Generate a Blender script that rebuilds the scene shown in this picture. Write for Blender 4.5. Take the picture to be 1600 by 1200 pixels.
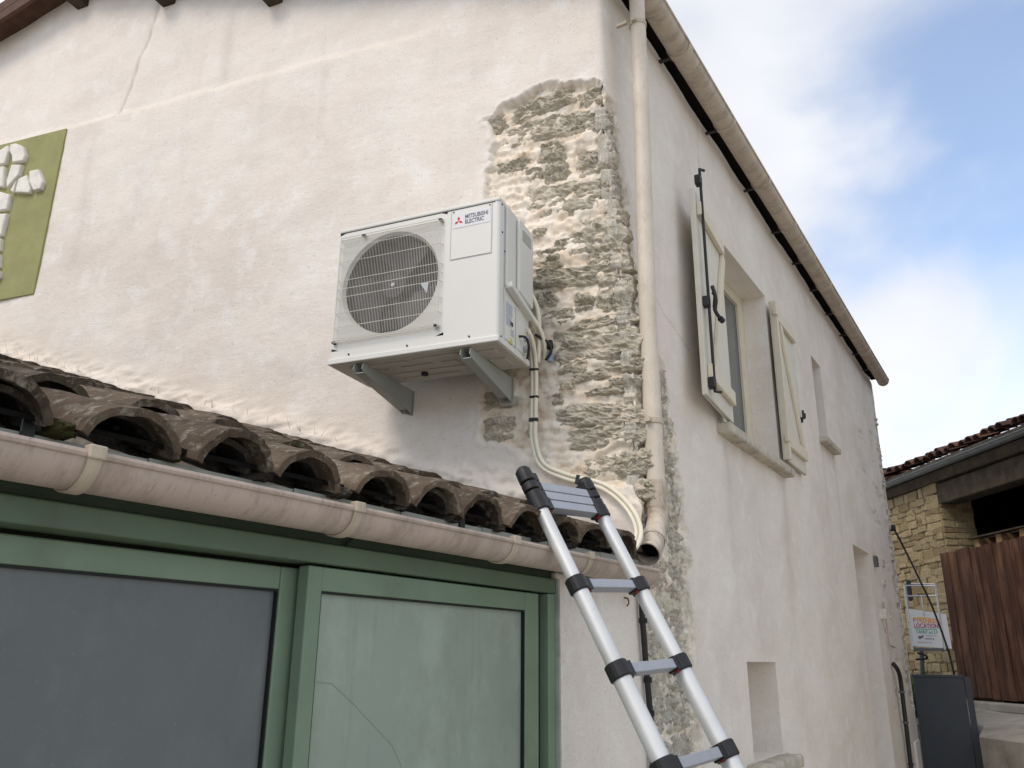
import bpy, bmesh, math, random
import numpy as np
from mathutils import Vector, Matrix, noise

for o in list(bpy.data.objects):
    bpy.data.objects.remove(o)
scene = bpy.context.scene
col = scene.collection
R = math.radians

# ------------------------------------------------------------------ camera
cam_d = bpy.data.cameras.new("camera")
cam = bpy.data.objects.new("camera", cam_d)
col.objects.link(cam)
RW = Matrix(((0.85127775, 0.52464136, 0.00881075),
             (-0.15671501, 0.27023758, -0.94995371),
             (-0.50076601, 0.80729369, 0.31226641)))
rot = RW.transposed() @ Matrix(((1, 0, 0), (0, -1, 0), (0, 0, -1)))
cam.matrix_world = Matrix.Translation((1.4918, -3.2529, 1.8)) @ rot.to_4x4()
cam_d.sensor_width = 36.0
cam_d.lens = 36.0 * 1310 / 1600
cam_d.clip_start = 0.05
cam_d.clip_end = 3000
scene.camera = cam

# ------------------------------------------------------------------ light
SUN_TO = Vector((-0.16, -0.66, 0.78)).normalized()
world = bpy.data.worlds.new("World")
scene.world = world
world.use_nodes = True
wt = world.node_tree
wt.nodes.clear()
W = wt.nodes.new
out = W('ShaderNodeOutputWorld')
bg = W('ShaderNodeBackground')
bg.inputs['Strength'].default_value = 0.14
sky = W('ShaderNodeTexSky')
sky.sky_type = 'NISHITA'
sky.sun_disc = False
sky.sun_elevation = math.asin(SUN_TO.z)
sky.sun_rotation = math.atan2(SUN_TO.x, SUN_TO.y)
sky.air_density = 1.0
sky.dust_density = 0.6
sky.ozone_density = 1.2
tc = W('ShaderNodeTexCoord')
mp = W('ShaderNodeMapping')
mp.inputs['Location'].default_value = (1.3, 0.4, 0.2)
mp.inputs['Scale'].default_value = (1.0, 1.0, 1.35)
wt.links.new(tc.outputs['Generated'], mp.inputs['Vector'])
n1 = W('ShaderNodeTexNoise')
n1.inputs['Scale'].default_value = 2.1
n1.inputs['Detail'].default_value = 5.5
n1.inputs['Roughness'].default_value = 0.46
n1.inputs['Distortion'].default_value = 0.35
wt.links.new(mp.outputs['Vector'], n1.inputs['Vector'])
cr = W('ShaderNodeValToRGB')
cr.color_ramp.interpolation = 'EASE'
cr.color_ramp.elements[0].position = 0.33
cr.color_ramp.elements[0].color = (0.16, 0.16, 0.16, 1)
cr.color_ramp.elements[1].position = 0.555
cr.color_ramp.elements[1].color = (0.93, 0.93, 0.93, 1)
wt.links.new(n1.outputs['Fac'], cr.inputs['Fac'])
n2 = W('ShaderNodeTexNoise')
n2.inputs['Scale'].default_value = 3.0
n2.inputs['Detail'].default_value = 3.0
wt.links.new(mp.outputs['Vector'], n2.inputs['Vector'])
cr2 = W('ShaderNodeValToRGB')
cr2.color_ramp.elements[0].position = 0.3
cr2.color_ramp.elements[0].color = (3.15, 3.22, 3.42, 1)
cr2.color_ramp.elements[1].position = 0.7
cr2.color_ramp.elements[1].color = (4.15, 4.13, 4.15, 1)
wt.links.new(n2.outputs['Fac'], cr2.inputs['Fac'])
mx = W('ShaderNodeMix')
mx.data_type = 'RGBA'
wt.links.new(cr.outputs['Color'], mx.inputs[0])
wt.links.new(sky.outputs['Color'], mx.inputs[6])
wt.links.new(cr2.outputs['Color'], mx.inputs[7])
wt.links.new(mx.outputs[2], bg.inputs['Color'])
wt.links.new(bg.outputs['Background'], out.inputs['Surface'])

sun_d = bpy.data.lights.new("sun", 'SUN')
sun_d.energy = 0.92
sun_d.angle = R(24)
sun_d.color = (1.0, 0.87, 0.74)
sun = bpy.data.objects.new("sun", sun_d)
col.objects.link(sun)
sun.rotation_euler = SUN_TO.to_track_quat('Z', 'Y').to_euler()
sun.location = (-6, -8, 12)

vs = scene.view_settings
vs.view_transform = 'Standard'
vs.look = 'None'
vs.exposure = 0.93
vs.gamma = 1.0
vs.use_curve_mapping = False

# ------------------------------------------------------------------ frames of reference
GD = Vector((-0.98819859, -0.15317814, 0))     # along the gable, away from the corner
GN = Vector((0.15317814, -0.98819859, 0))      # out of the gable
LD = Vector((0.03913234, 0.99923404, 0))       # along the lean-to front, towards the corner
LN = Vector((0.99923404, -0.03913234, 0))      # out of the lean-to front
ZU = Vector((0, 0, 1))
XU = Vector((1, 0, 0))


def GP(g, z, off=0.0):
    return GD * g + GN * off + Vector((0, 0, z))


def FP(u, z, off=0.0):
    return LD * u + LN * off + Vector((0, 0, z))


def SP(y, z, off=0.0):
    return Vector((off, y, z))


# ------------------------------------------------------------------ helpers
def tag(o, label=None, cat=None, group=None, kind=None):
    if label: o['label'] = label
    if cat: o['category'] = cat
    if group: o['group'] = group
    if kind: o['kind'] = kind
    return o


def empty(name, loc, label, cat, group=None):
    o = bpy.data.objects.new(name, None)
    o.empty_display_size = 0.2
    col.objects.link(o)
    o.location = loc
    return tag(o, label, cat, group)


def base_of(parent):
    v = Vector((0, 0, 0))
    p = parent
    while p is not None:
        v += p.location
        p = p.parent
    return v


def link(name, me, mat, parent=None, smooth=False, loc=None, rot=None, scale=None, base=None):
    o = bpy.data.objects.new(name, me)
    col.objects.link(o)
    if mat is not None and not me.materials:
        me.materials.append(mat)
    if smooth and not me.get('sm'):
        me.polygons.foreach_set('use_smooth', [True] * len(me.polygons))
        me['sm'] = 1
    L = Vector(loc) if loc is not None else Vector((0, 0, 0))
    if parent is not None:
        o.parent = parent
        L = L - base_of(parent)
    o.location = L
    if rot is not None: o.rotation_euler = rot
    if scale is not None: o.scale = scale
    return o


class MB:
    """collects geometry in world coordinates"""
    def __init__(s):
        s.v = []; s.f = []

    def add(s, vs, fs):
        k = len(s.v)
        s.v += [tuple(v) for v in vs]
        s.f += [tuple(i + k for i in f) for f in fs]
        return s

    def hexa(s, p):   # 8 points: bottom 4 ccw, top 4
        return s.add(p, [(3, 2, 1, 0), (4, 5, 6, 7), (0, 1, 5, 4), (1, 2, 6, 5), (2, 3, 7, 6), (3, 0, 4, 7)])

    def box(s, o, a, b, c):   # corner + three edge vectors
        o = Vector(o); a = Vector(a); b = Vector(b); c = Vector(c)
        if a.cross(b).dot(c) < 0: a, b = b, a
        return s.hexa([o, o + a, o + a + b, o + b, o + c, o + a + c, o + a + b + c, o + b + c])

    def cbox(s, c, a, b, cc):  # centre + half vectors
        c = Vector(c); a = Vector(a); b = Vector(b); cc = Vector(cc)
        return s.box(c - a - b - cc, a * 2, b * 2, cc * 2)

    def tube(s, pts, r, n=10, caps=True, up=None):
        pts = [Vector(p) for p in pts]
        rs = r if isinstance(r, (list, tuple)) else [r] * len(pts)
        rings = []
        t0 = (pts[1] - pts[0]).normalized()
        u = Vector(up) if up else (Vector((0, 0, 1)) if abs(t0.z) < 0.9 else Vector((1, 0, 0)))
        u = (u - t0 * u.dot(t0)).normalized()
        for i, p in enumerate(pts):
            if i == 0: t = pts[1] - pts[0]
            elif i == len(pts) - 1: t = pts[-1] - pts[-2]
            else: t = (pts[i + 1] - pts[i]).normalized() + (pts[i] - pts[i - 1]).normalized()
            t = t.normalized()
            u = (u - t * u.dot(t)).normalized()
            w = t.cross(u)
            rings.append([p + (u * math.cos(2 * math.pi * k / n) + w * math.sin(2 * math.pi * k / n)) * rs[i] for k in range(n)])
        vs = [v for rg in rings for v in rg]
        fs = []
        for i in range(len(rings) - 1):
            for k in range(n):
                a = i * n + k; b = i * n + (k + 1) % n
                fs.append((a, b, b + n, a + n))
        if caps:
            fs.append(tuple(range(n - 1, -1, -1)))
            fs.append(tuple((len(rings) - 1) * n + k for k in range(n)))
        return s.add(vs, fs)

    def prism(s, poly, ext):   # poly: list of 3d points, ext vector
        n = len(poly)
        poly = [Vector(p) for p in poly]
        ext = Vector(ext)
        nr = Vector((0, 0, 0))
        for i in range(n):
            nr += poly[i].cross(poly[(i + 1) % n])
        if nr.dot(ext) < 0: poly = poly[::-1]
        vs = poly + [p + ext for p in poly]
        fs = [tuple(range(n - 1, -1, -1)), tuple(range(n, 2 * n))]
        for i in range(n):
            j = (i + 1) % n
            fs.append((i, j, j + n, i + n))
        return s.add(vs, fs)

    def mesh(s, name, bevel=0.0, seg=2):
        me = bpy.data.meshes.new(name)
        me.from_pydata(s.v, [], s.f)
        me.update()
        if bevel > 0:
            bm = bmesh.new(); bm.from_mesh(me)
            ed = [e for e in bm.edges if e.is_manifold and e.calc_face_angle(0) > 0.5]
            bmesh.ops.bevel(bm, geom=ed, offset=bevel, offset_type='OFFSET', segments=seg, affect='EDGES', clamp_overlap=True, profile=0.5)
            bm.to_mesh(me); bm.free()
        return me

    def build(s, name, mat, parent=None, bevel=0.0, smooth=False, seg=2, origin=None):
        if origin is None and parent is None:
            origin = Vector((sum(v[0] for v in s.v) / len(s.v), sum(v[1] for v in s.v) / len(s.v), min(v[2] for v in s.v)))
        if origin is not None:
            s.v = [tuple(Vector(v) - Vector(origin)) for v in s.v]
        me = s.mesh(name, bevel, seg)
        return link(name, me, mat, parent, smooth, loc=origin)


def bez(pts, n=8):
    """Catmull-Rom through pts"""
    pts = [Vector(p) for p in pts]
    P = [pts[0] * 2 - pts[1]] + pts + [pts[-1] * 2 - pts[-2]]
    res = []
    for i in range(1, len(P) - 2):
        for k in range(n):
            t = k / n
            a, b, c, d = P[i - 1], P[i], P[i + 1], P[i + 2]
            res.append(0.5 * ((2 * b) + (c - a) * t + (2 * a - 5 * b + 4 * c - d) * t * t + (3 * b - a - 3 * c + d) * t ** 3))
    res.append(pts[-1])
    return res


def text_mesh(name, body, size, pos, right, up, mat, parent, bold=0.0, extr=0.0004, align='LEFT', width=None):
    cu = bpy.data.curves.new(name, 'FONT')
    cu.body = body; cu.size = size; cu.extrude = extr; cu.align_x = align; cu.offset = bold
    cu.resolution_u = 3
    t = bpy.data.objects.new(name + '_tmp', cu)
    col.objects.link(t)
    dg = bpy.context.evaluated_depsgraph_get()
    me = bpy.data.meshes.new_from_object(t.evaluated_get(dg))
    bpy.data.objects.remove(t)
    sx = 1.0
    if width:
        xs = [v.co.x for v in me.vertices]
        sx = width / (max(xs) - min(xs))
    right = Vector(right).normalized(); up = Vector(up).normalized(); nn = right.cross(up)
    for v in me.vertices:
        v.co = right * (v.co.x * sx) + up * v.co.y + nn * v.co.z + Vector(pos)
    me.materials.clear()
    return link(name, me, mat, parent)


# numpy gradient noise
_rng = np.random.RandomState(7)
_perm = np.concatenate([_rng.permutation(256)] * 3)
_grad = _rng.randn(256, 3); _grad /= np.linalg.norm(_grad, axis=1)[:, None]


def pn(x, y, z):
    xi = np.floor(x).astype(int); yi = np.floor(y).astype(int); zi = np.floor(z).astype(int)
    xf = x - xi; yf = y - yi; zf = z - zi
    xi &= 255; yi &= 255; zi &= 255
    f = lambda t: t * t * t * (t * (t * 6 - 15) + 10)
    u, v, w = f(xf), f(yf), f(zf)

    def gr(a, b, c, dx, dy, dz):
        h = _perm[_perm[_perm[(xi + a) & 255] + ((yi + b) & 255)] + ((zi + c) & 255)]
        q = _grad[h]
        return q[..., 0] * dx + q[..., 1] * dy + q[..., 2] * dz
    r = 0
    for a in (0, 1):
        for b in (0, 1):
            for c in (0, 1):
                wt_ = (u if a else 1 - u) * (v if b else 1 - v) * (w if c else 1 - w)
                r = r + wt_ * gr(a, b, c, xf - a, yf - b, zf - c)
    return r


def fbm(x, y, z, s, octv=4, rough=0.5, off=0.0):
    r = 0; a = 1.0
    for i in range(octv):
        r = r + a * pn(x * s + off + 17.3 * i, y * s + off * 1.7 + 3.1, z * s + 5.7 + off)
        s *= 2.03; a *= rough
    return r


def sstep(a, b, x):
    t = np.clip((x - a) / (b - a), 0, 1)
    return t * t * (3 - 2 * t)


def sdist(px, py, poly):
    """signed distance to a polygon, positive inside"""
    d = np.full(px.shape, 1e9); ins = np.zeros(px.shape, bool)
    n = len(poly)
    for i in range(n):
        ax, ay = poly[i]; bx, by = poly[(i + 1) % n]
        ex, ey = bx - ax, by - ay
        t = np.clip(((px - ax) * ex + (py - ay) * ey) / (ex * ex + ey * ey + 1e-12), 0, 1)
        d = np.minimum(d, np.hypot(px - ax - t * ex, py - ay - t * ey))
        c = ((ay > py) != (by > py))
        with np.errstate(divide='ignore', invalid='ignore'):
            xx = (bx - ax) * (py - ay) / (by - ay + 1e-15) + ax
        ins ^= c & (px < xx)
    return np.where(ins, d, -d)


# ------------------------------------------------------------------ materials
class NT:
    def __init__(s, name):
        s.m = bpy.data.materials.new(name)
        s.m.use_nodes = True
        s.t = s.m.node_tree
        s.p = s.t.nodes['Principled BSDF']
        s.pos = s.n('ShaderNodeNewGeometry').outputs['Position']

    def n(s, t, **k):
        nd = s.t.nodes.new(t)
        for a, b in k.items(): setattr(nd, a, b)
        return nd

    def set(s, sock, v):
        if hasattr(v, 'links') or isinstance(v, bpy.types.NodeSocket): s.t.links.new(v, sock)
        else: sock.default_value = v

    def map(s, scale=(1, 1, 1), rot=(0, 0, 0), loc=(0, 0, 0), src=None):
        m = s.n('ShaderNodeMapping')
        s.set(m.inputs['Vector'], src or s.pos)
        m.inputs['Scale'].default_value = scale
        m.inputs['Rotation'].default_value = rot
        m.inputs['Location'].default_value = loc
        return m.outputs['Vector']

    def noise(s, sc, det=4, rough=0.55, vec=None, dist=0.0):
        nd = s.n('ShaderNodeTexNoise')
        s.set(nd.inputs['Vector'], vec or s.pos)
        nd.inputs['Scale'].default_value = sc
        nd.inputs['Detail'].default_value = det
        nd.inputs['Roughness'].default_value = rough
        nd.inputs['Distortion'].default_value = dist
        return nd.outputs['Fac']

    def vor(s, sc, vec=None, feature='F1', out='Distance'):
        nd = s.n('ShaderNodeTexVoronoi', feature=feature)
        s.set(nd.inputs['Vector'], vec or s.pos)
        nd.inputs['Scale'].default_value = sc
        return nd.outputs[out]

    def ramp(s, fac, stops):
        r = s.n('ShaderNodeValToRGB')
        s.set(r.inputs['Fac'], fac)
        e = r.color_ramp.elements
        while len(e) < len(stops): e.new(0.5)
        for k, (p, c) in enumerate(stops):
            e[k].position = p
            e[k].color = (c, c, c, 1) if isinstance(c, (int, float)) else (*c, 1)
        return r.outputs['Color']

    def mix(s, f, a, b, mode='MIX'):
        m = s.n('ShaderNodeMix', data_type='RGBA', blend_type=mode)
        s.set(m.inputs[0], f)
        for k, v in ((6, a), (7, b)):
            s.set(m.inputs[k], (*v, 1) if isinstance(v, tuple) and len(v) == 3 else v)
        return m.outputs[2]

    def math(s, op, a, b=0.0):
        m = s.n('ShaderNodeMath', operation=op)
        s.set(m.inputs[0], a); s.set(m.inputs[1], b)
        return m.outputs[0]

    def attr(s, name):
        a = s.n('ShaderNodeAttribute', attribute_name=name)
        return a.outputs['Fac']

    def rand(s):
        return s.n('ShaderNodeObjectInfo').outputs['Random']

    def bump(s, h, strength=0.4, dist=0.01, prev=None):
        b = s.n('ShaderNodeBump')
        b.inputs['Strength'].default_value = strength
        b.inputs['Distance'].default_value = dist
        s.set(b.inputs['Height'], h)
        if prev is not None: s.set(b.inputs['Normal'], prev)
        return b.outputs['Normal']

    def done(s, color=None, rough=0.7, spec=0.3, metal=0.0, normal=None):
        if color is not None: s.set(s.p.inputs['Base Color'], (*color, 1) if isinstance(color, tuple) and len(color) == 3 else color)
        s.set(s.p.inputs['Roughness'], rough)
        s.p.inputs['Specular IOR Level'].default_value = spec
        s.p.inputs['Metallic'].default_value = metal
        if normal is not None: s.set(s.p.inputs['Normal'], normal)
        return s.m


def simple(name, c, rough=0.6, spec=0.3, metal=0.0, var=0.12, sc=8.0, bumps=0.0, dirt=None):
    k = NT(name)
    f = k.noise(sc, 5, 0.6)
    lo = tuple(x * (1 - var) for x in c); hi = tuple(min(1, x * (1 + var)) for x in c)
    cc = k.ramp(f, [(0.3, lo), (0.7, hi)])
    if dirt:
        d = k.ramp(k.noise(sc * 0.7, 7, 0.68), [(dirt[1], 0.0), (dirt[1] + 0.16, 1.0)])
        cc = k.mix(k.math('MULTIPLY', d, dirt[2]), cc, dirt[0])
    nr = k.bump(k.noise(sc * 12, 4, 0.6), bumps, 0.004) if bumps else None
    return k.done(cc, rough, spec, metal, nr)


M = {}


def mk_plaster():
    k = NT('lime_plaster')
    big = k.noise(1.3, 5, 0.6)
    c1 = k.ramp(big, [(0.30, (0.69, 0.622, 0.55)), (0.50, (0.77, 0.708, 0.635)), (0.72, (0.815, 0.765, 0.695))])
    strk = k.noise(3.0, 6, 0.65, vec=k.map(scale=(1, 1, 2.6), rot=(0.1, 0.2, 0)))
    c2 = k.mix(k.ramp(strk, [(0.42, 0.0), (0.74, 0.45)]), c1, (0.70, 0.635, 0.555))
    pale = k.noise(5.0, 6, 0.7)
    c3 = k.mix(k.ramp(pale, [(0.52, 0.0), (0.66, 0.6)]), c2, (0.83, 0.80, 0.755))
    run = k.noise(2.2, 5, 0.6, vec=k.map(scale=(2.6, 2.6, 0.35)))
    c4 = k.mix(k.ramp(run, [(0.56, 0.0), (0.78, 0.30)]), c3, (0.60, 0.56, 0.52))
    sp = k.noise(70, 3, 0.5)
    c5 = k.mix(k.ramp(sp, [(0.64, 0.0), (0.72, 0.45)]), c4, (0.42, 0.37, 0.31))
    ed_ = k.ramp(k.noise(3.4, 7, 0.72, vec=k.map(loc=(3, 5, 2))), [(0.495, 0.0), (0.50, 0.16), (0.505, 0.0)])
    c5 = k.mix(ed_, c5, (0.46, 0.40, 0.33))
    grit = k.ramp(k.noise(160, 3, 0.6), [(0.35, 0.94), (0.65, 1.05)])
    c5 = k.mix(0.8, c5, grit, 'MULTIPLY')
    # bare rubble joints: sandier mortar
    mo = k.ramp(k.noise(9, 6, 0.7), [(0.30, (0.55, 0.42, 0.29)), (0.42, (0.76, 0.635, 0.485)), (0.54, (0.84, 0.755, 0.635)), (0.75, (0.87, 0.825, 0.745))])
    mo = k.mix(k.ramp(k.noise(30, 6, 0.75), [(0.55, 0.0), (0.66, 0.5)]), mo, (0.40, 0.34, 0.25))
    rvec = k.map(scale=(1.6, 1.6, 1.2), rot=(0.12, 0.18, 0.0))
    rk = k.ramp(k.noise(16, 7, 0.75, vec=rvec), [(0.30, (0.36, 0.315, 0.235)), (0.47, (0.60, 0.55, 0.45)), (0.62, (0.74, 0.69, 0.60)), (0.75, (0.85, 0.81, 0.73))])
    rk = k.mix(k.ramp(k.noise(42, 6, 0.75, vec=rvec), [(0.55, 0.0), (0.66, 0.8)]), rk, (0.24, 0.20, 0.145))
    mo = k.mix(k.attr('rock'), mo, rk)
    c6 = k.mix(k.attr('mortar'), c5, mo)
    c7 = k.mix(k.attr('stain'), c6, (0.36, 0.31, 0.26))
    c8 = k.mix(k.attr('warm'), c7, (0.68, 0.575, 0.455))
    h1 = k.noise(16, 6, 0.65, vec=k.map(scale=(1, 1, 2.2), rot=(0.15, 0.25, 0)))
    b1 = k.bump(h1, 0.16, 0.02)
    b2 = k.bump(k.noise(85, 6, 0.75), 0.32, 0.006, b1)
    sc_ = k.ramp(k.noise(28, 5, 0.65, vec=k.map(scale=(1, 1, 3.5), rot=(0.3, -0.25, 0)), dist=0.6), [(0.565, 0.0), (0.60, 1.0)])
    b3 = k.bump(sc_, 0.30, 0.005, b2)
    return k.done(c8, 0.93, 0.12, 0, b3)


M['plaster'] = mk_plaster()


def mk_stone(name, a, b, c, white, stretch=(1, 1, 2.6), sc=1.0):
    k = NT(name)
    vec = k.map(scale=stretch, rot=(0.12, 0.18, 0.0))
    f = k.noise(11 * sc, 7, 0.72, vec=vec)
    cc = k.ramp(f, [(0.28, a), (0.48, b), (0.70, c)])
    rn = k.rand()
    cc = k.mix(k.ramp(rn, [(0.0, 0.0), (1.0, 0.45)]), cc, b)
    cc = k.mix(k.ramp(k.noise(40 * sc, 6, 0.78, vec=vec), [(0.50, 0.0), (0.62, 0.75)]), cc, white)
    cc = k.mix(k.ramp(k.noise(7 * sc, 6, 0.7), [(0.52, 0.0), (0.60, 0.92)]), cc, (0.86, 0.77, 0.63))
    cc = k.mix(k.ramp(k.noise(34 * sc, 5, 0.7, vec=k.map(scale=stretch, loc=(4, 7, 1))), [(0.61, 0.0), (0.71, 0.7)]), cc, (0.17, 0.14, 0.095))
    n1_ = k.bump(k.noise(22 * sc, 8, 0.75, vec=vec), 0.85, 0.030)
    n2_ = k.bump(k.noise(95 * sc, 5, 0.75, vec=vec), 0.5, 0.008, n1_)
    return k.done(cc, 0.9, 0.2, 0, n2_)


M['stone'] = mk_stone('schist_stone', (0.34, 0.295, 0.21), (0.54, 0.48, 0.365), (0.74, 0.675, 0.55), (0.90, 0.865, 0.78))
M['stone_side'] = mk_stone('weathered_quoin_stone', (0.36, 0.325, 0.255), (0.56, 0.52, 0.43), (0.75, 0.71, 0.615), (0.88, 0.85, 0.78), stretch=(2.4, 2.4, 0.8))
M['barn_stone'] = None


def mk_barn_stone():
    k = NT('ochre_rubble_stone')
    rn = k.rand()
    c = k.ramp(rn, [(0.0, (0.25, 0.19, 0.105)), (0.35, (0.39, 0.31, 0.175)), (0.7, (0.49, 0.40, 0.235)), (1.0, (0.35, 0.29, 0.185))])
    c = k.mix(k.ramp(k.noise(14, 6, 0.7), [(0.4, 0.0), (0.75, 0.6)]), c, (0.25, 0.19, 0.11))
    c = k.mix(k.ramp(k.noise(38, 6, 0.75), [(0.5, 0.0), (0.64, 0.65)]), c, (0.17, 0.13, 0.08))
    return k.done(c, 0.92, 0.15, 0, k.bump(k.noise(26, 7, 0.75), 1.0, 0.045))


M['barn_stone'] = mk_barn_stone()
M['barn_mortar'] = simple('ochre_mortar', (0.30, 0.245, 0.155), 0.95, 0.1, var=0.25, sc=9, bumps=0.5)


def mk_tile(name, a, b, c, lich=(0.42, 0.39, 0.32), la=0.52, moss=0.0, shift=0.5):
    k = NT(name)
    rn = k.rand()
    base = k.ramp(k.noise(6, 6, 0.65), [(0.3, a), (0.5, b), (0.72, c)])
    base = k.mix(k.math('MULTIPLY', rn, shift), base, a)
    base = k.mix(k.ramp(k.noise(34, 6, 0.75), [(la, 0.0), (la + 0.13, 0.65)]), base, lich)
    base = k.mix(k.ramp(k.noise(17, 6, 0.72, vec=k.map(loc=(9, 2, 4))), [(0.54, 0.0), (0.66, 0.75)]), base, (0.045, 0.035, 0.028))
    if moss:
        base = k.mix(k.ramp(k.noise(5, 5, 0.7, vec=k.map(loc=(1, 8, 3))), [(0.58, 0.0), (0.70, moss)]), base, (0.07, 0.075, 0.025))
    nrm = k.bump(k.noise(45, 6, 0.8), 1.0, 0.012)
    return k.done(base, 0.93, 0.15, 0, nrm)


M['tile'] = mk_tile('aged_clay_tile', (0.075, 0.055, 0.04), (0.155, 0.115, 0.08), (0.26, 0.205, 0.15), moss=0.5, shift=0.75)
M['tile_dark'] = mk_tile('dark_clay_tile', (0.05, 0.042, 0.036), (0.085, 0.072, 0.06), (0.14, 0.125, 0.105), lich=(0.25, 0.25, 0.22), moss=0.5)  # darker clay for under tiles, channel tiles and eave tiles
M['tile_red'] = mk_tile('red_clay_tile', (0.055, 0.036, 0.032), (0.16, 0.078, 0.055), (0.25, 0.13, 0.09), lich=(0.32, 0.23, 0.18), la=0.58, shift=0.95)


def mk_gutter(name, c, d, amt):
    k = NT(name)
    cc = k.ramp(k.noise(3, 4, 0.6), [(0.3, tuple(x * 0.9 for x in c)), (0.7, tuple(x * 1.06 for x in c))])
    run = k.noise(5, 8, 0.75, vec=k.map(scale=(1, 2.6, 0.9)))
    cc = k.mix(k.ramp(run, [(0.47, 0.0), (0.64, amt)]), cc, d)
    cc = k.mix(k.ramp(k.noise(24, 6, 0.7, vec=k.map(scale=(1, 3.0, 0.5), loc=(2, 2, 2))), [(0.56, 0.0), (0.68, amt * 0.8)]), cc, tuple(x * 0.6 for x in d))
    sp = k.noise(90, 4, 0.7)
    cc = k.mix(k.ramp(sp, [(0.62, 0.0), (0.70, amt)]), cc, tuple(x * 0.45 for x in d))
    return k.done(cc, 0.52, 0.35, 0, k.bump(k.noise(40, 3, 0.5), 0.06, 0.004))


M['gutter'] = mk_gutter('beige_pink_pvc', (0.465, 0.38, 0.32), (0.19, 0.14, 0.105), 0.45)
M['gutter_eave'] = mk_gutter('sand_pvc', (0.50, 0.43, 0.345), (0.22, 0.175, 0.125), 0.55)
M['strap'] = mk_gutter('cream_pvc', (0.50, 0.43, 0.33), (0.28, 0.22, 0.16), 0.4)
M['downpipe'] = mk_gutter('sandy_pvc_pipe', (0.60, 0.535, 0.44), (0.40, 0.33, 0.25), 0.35)
M['pipe_dirty'] = mk_gutter('stained_pvc_pipe', (0.56, 0.49, 0.40), (0.30, 0.235, 0.17), 0.8)
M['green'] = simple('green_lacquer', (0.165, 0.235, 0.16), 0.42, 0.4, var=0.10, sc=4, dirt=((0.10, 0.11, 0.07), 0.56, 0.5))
M['gutter_shade_green'] = simple('gutter_shaded_lacquer', (0.05, 0.078, 0.048), 0.5, 0.35, var=0.12, sc=4)  # frame lacquer darkened in colour for the shade under the gutter
M['shaded_green'] = simple('shaded_green_lacquer', (0.095, 0.14, 0.088), 0.45, 0.35, var=0.12, sc=4, dirt=((0.08, 0.085, 0.055), 0.54, 0.6))  # same lacquer, part of the gutter shade in its colour, plus dirt
M['rubber'] = simple('black_rubber', (0.012, 0.012, 0.012), 0.6, 0.3)
M['black'] = simple('black_plastic', (0.014, 0.014, 0.015), 0.45, 0.4)
M['iron'] = simple('black_wrought_iron', (0.018, 0.016, 0.016), 0.5, 0.4, sc=30, bumps=0.3)
M['void'] = simple('painted_darkness', (0.012, 0.011, 0.010), 0.95, 0.05)  # near-black colour standing in for shade in hollows and gaps
M['ac_white'] = simple('ivory_enamel', (0.67, 0.66, 0.61), 0.38, 0.45, var=0.025, sc=2.5)
M['ac_cover'] = simple('ivory_plastic', (0.64, 0.63, 0.59), 0.5, 0.35, var=0.03, sc=3)
M['ac_under'] = simple('galvanised_ivory_pan', (0.50, 0.475, 0.42), 0.5, 0.4, var=0.1, sc=6)
M['ac_wire'] = simple('ivory_wire', (0.60, 0.57, 0.50), 0.45, 0.4)
M['ac_dark'] = simple('dark_grey_plastic', (0.018, 0.018, 0.02), 0.6, 0.3)
M['fan'] = simple('grey_fan_plastic', (0.03, 0.03, 0.033), 0.5, 0.4)
M['label_white'] = simple('printed_label', (0.70, 0.70, 0.70), 0.5, 0.3, var=0.02)
M['label_grey'] = simple('grey_print', (0.42, 0.44, 0.48), 0.6, 0.2)
M['label_yellow'] = simple('yellow_print', (0.62, 0.55, 0.14), 0.6, 0.2)
M['logo_red'] = simple('red_print', (0.58, 0.035, 0.06), 0.5, 0.3, var=0.02)
M['logo_ink'] = simple('slate_print', (0.14, 0.145, 0.19), 0.5, 0.3, var=0.02)
M['bracket'] = simple('grey_painted_steel', (0.33, 0.345, 0.315), 0.42, 0.45, var=0.06, sc=5)
M['steel'] = simple('zinc_steel', (0.50, 0.50, 0.50), 0.35, 0.5, metal=0.8, var=0.1, sc=20)
M['insul'] = simple('cream_insulation', (0.74, 0.69, 0.55), 0.6, 0.3, var=0.05, sc=14, bumps=0.15)


def mk_alu():
    k = NT('brushed_aluminium')
    f = k.noise(6, 4, 0.6)
    c = k.ramp(f, [(0.3, (0.60, 0.61, 0.60)), (0.7, (0.70, 0.71, 0.70))])
    c = k.mix(k.ramp(k.noise(60, 4, 0.7), [(0.66, 0.0), (0.74, 0.5)]), c, (0.30, 0.29, 0.27))
    return k.done(c, k.ramp(k.noise(20, 4, 0.6), [(0.3, 0.42), (0.7, 0.58)]), 0.5, 0.45, k.bump(k.noise(50, 2, 0.5), 0.03, 0.003))


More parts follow.
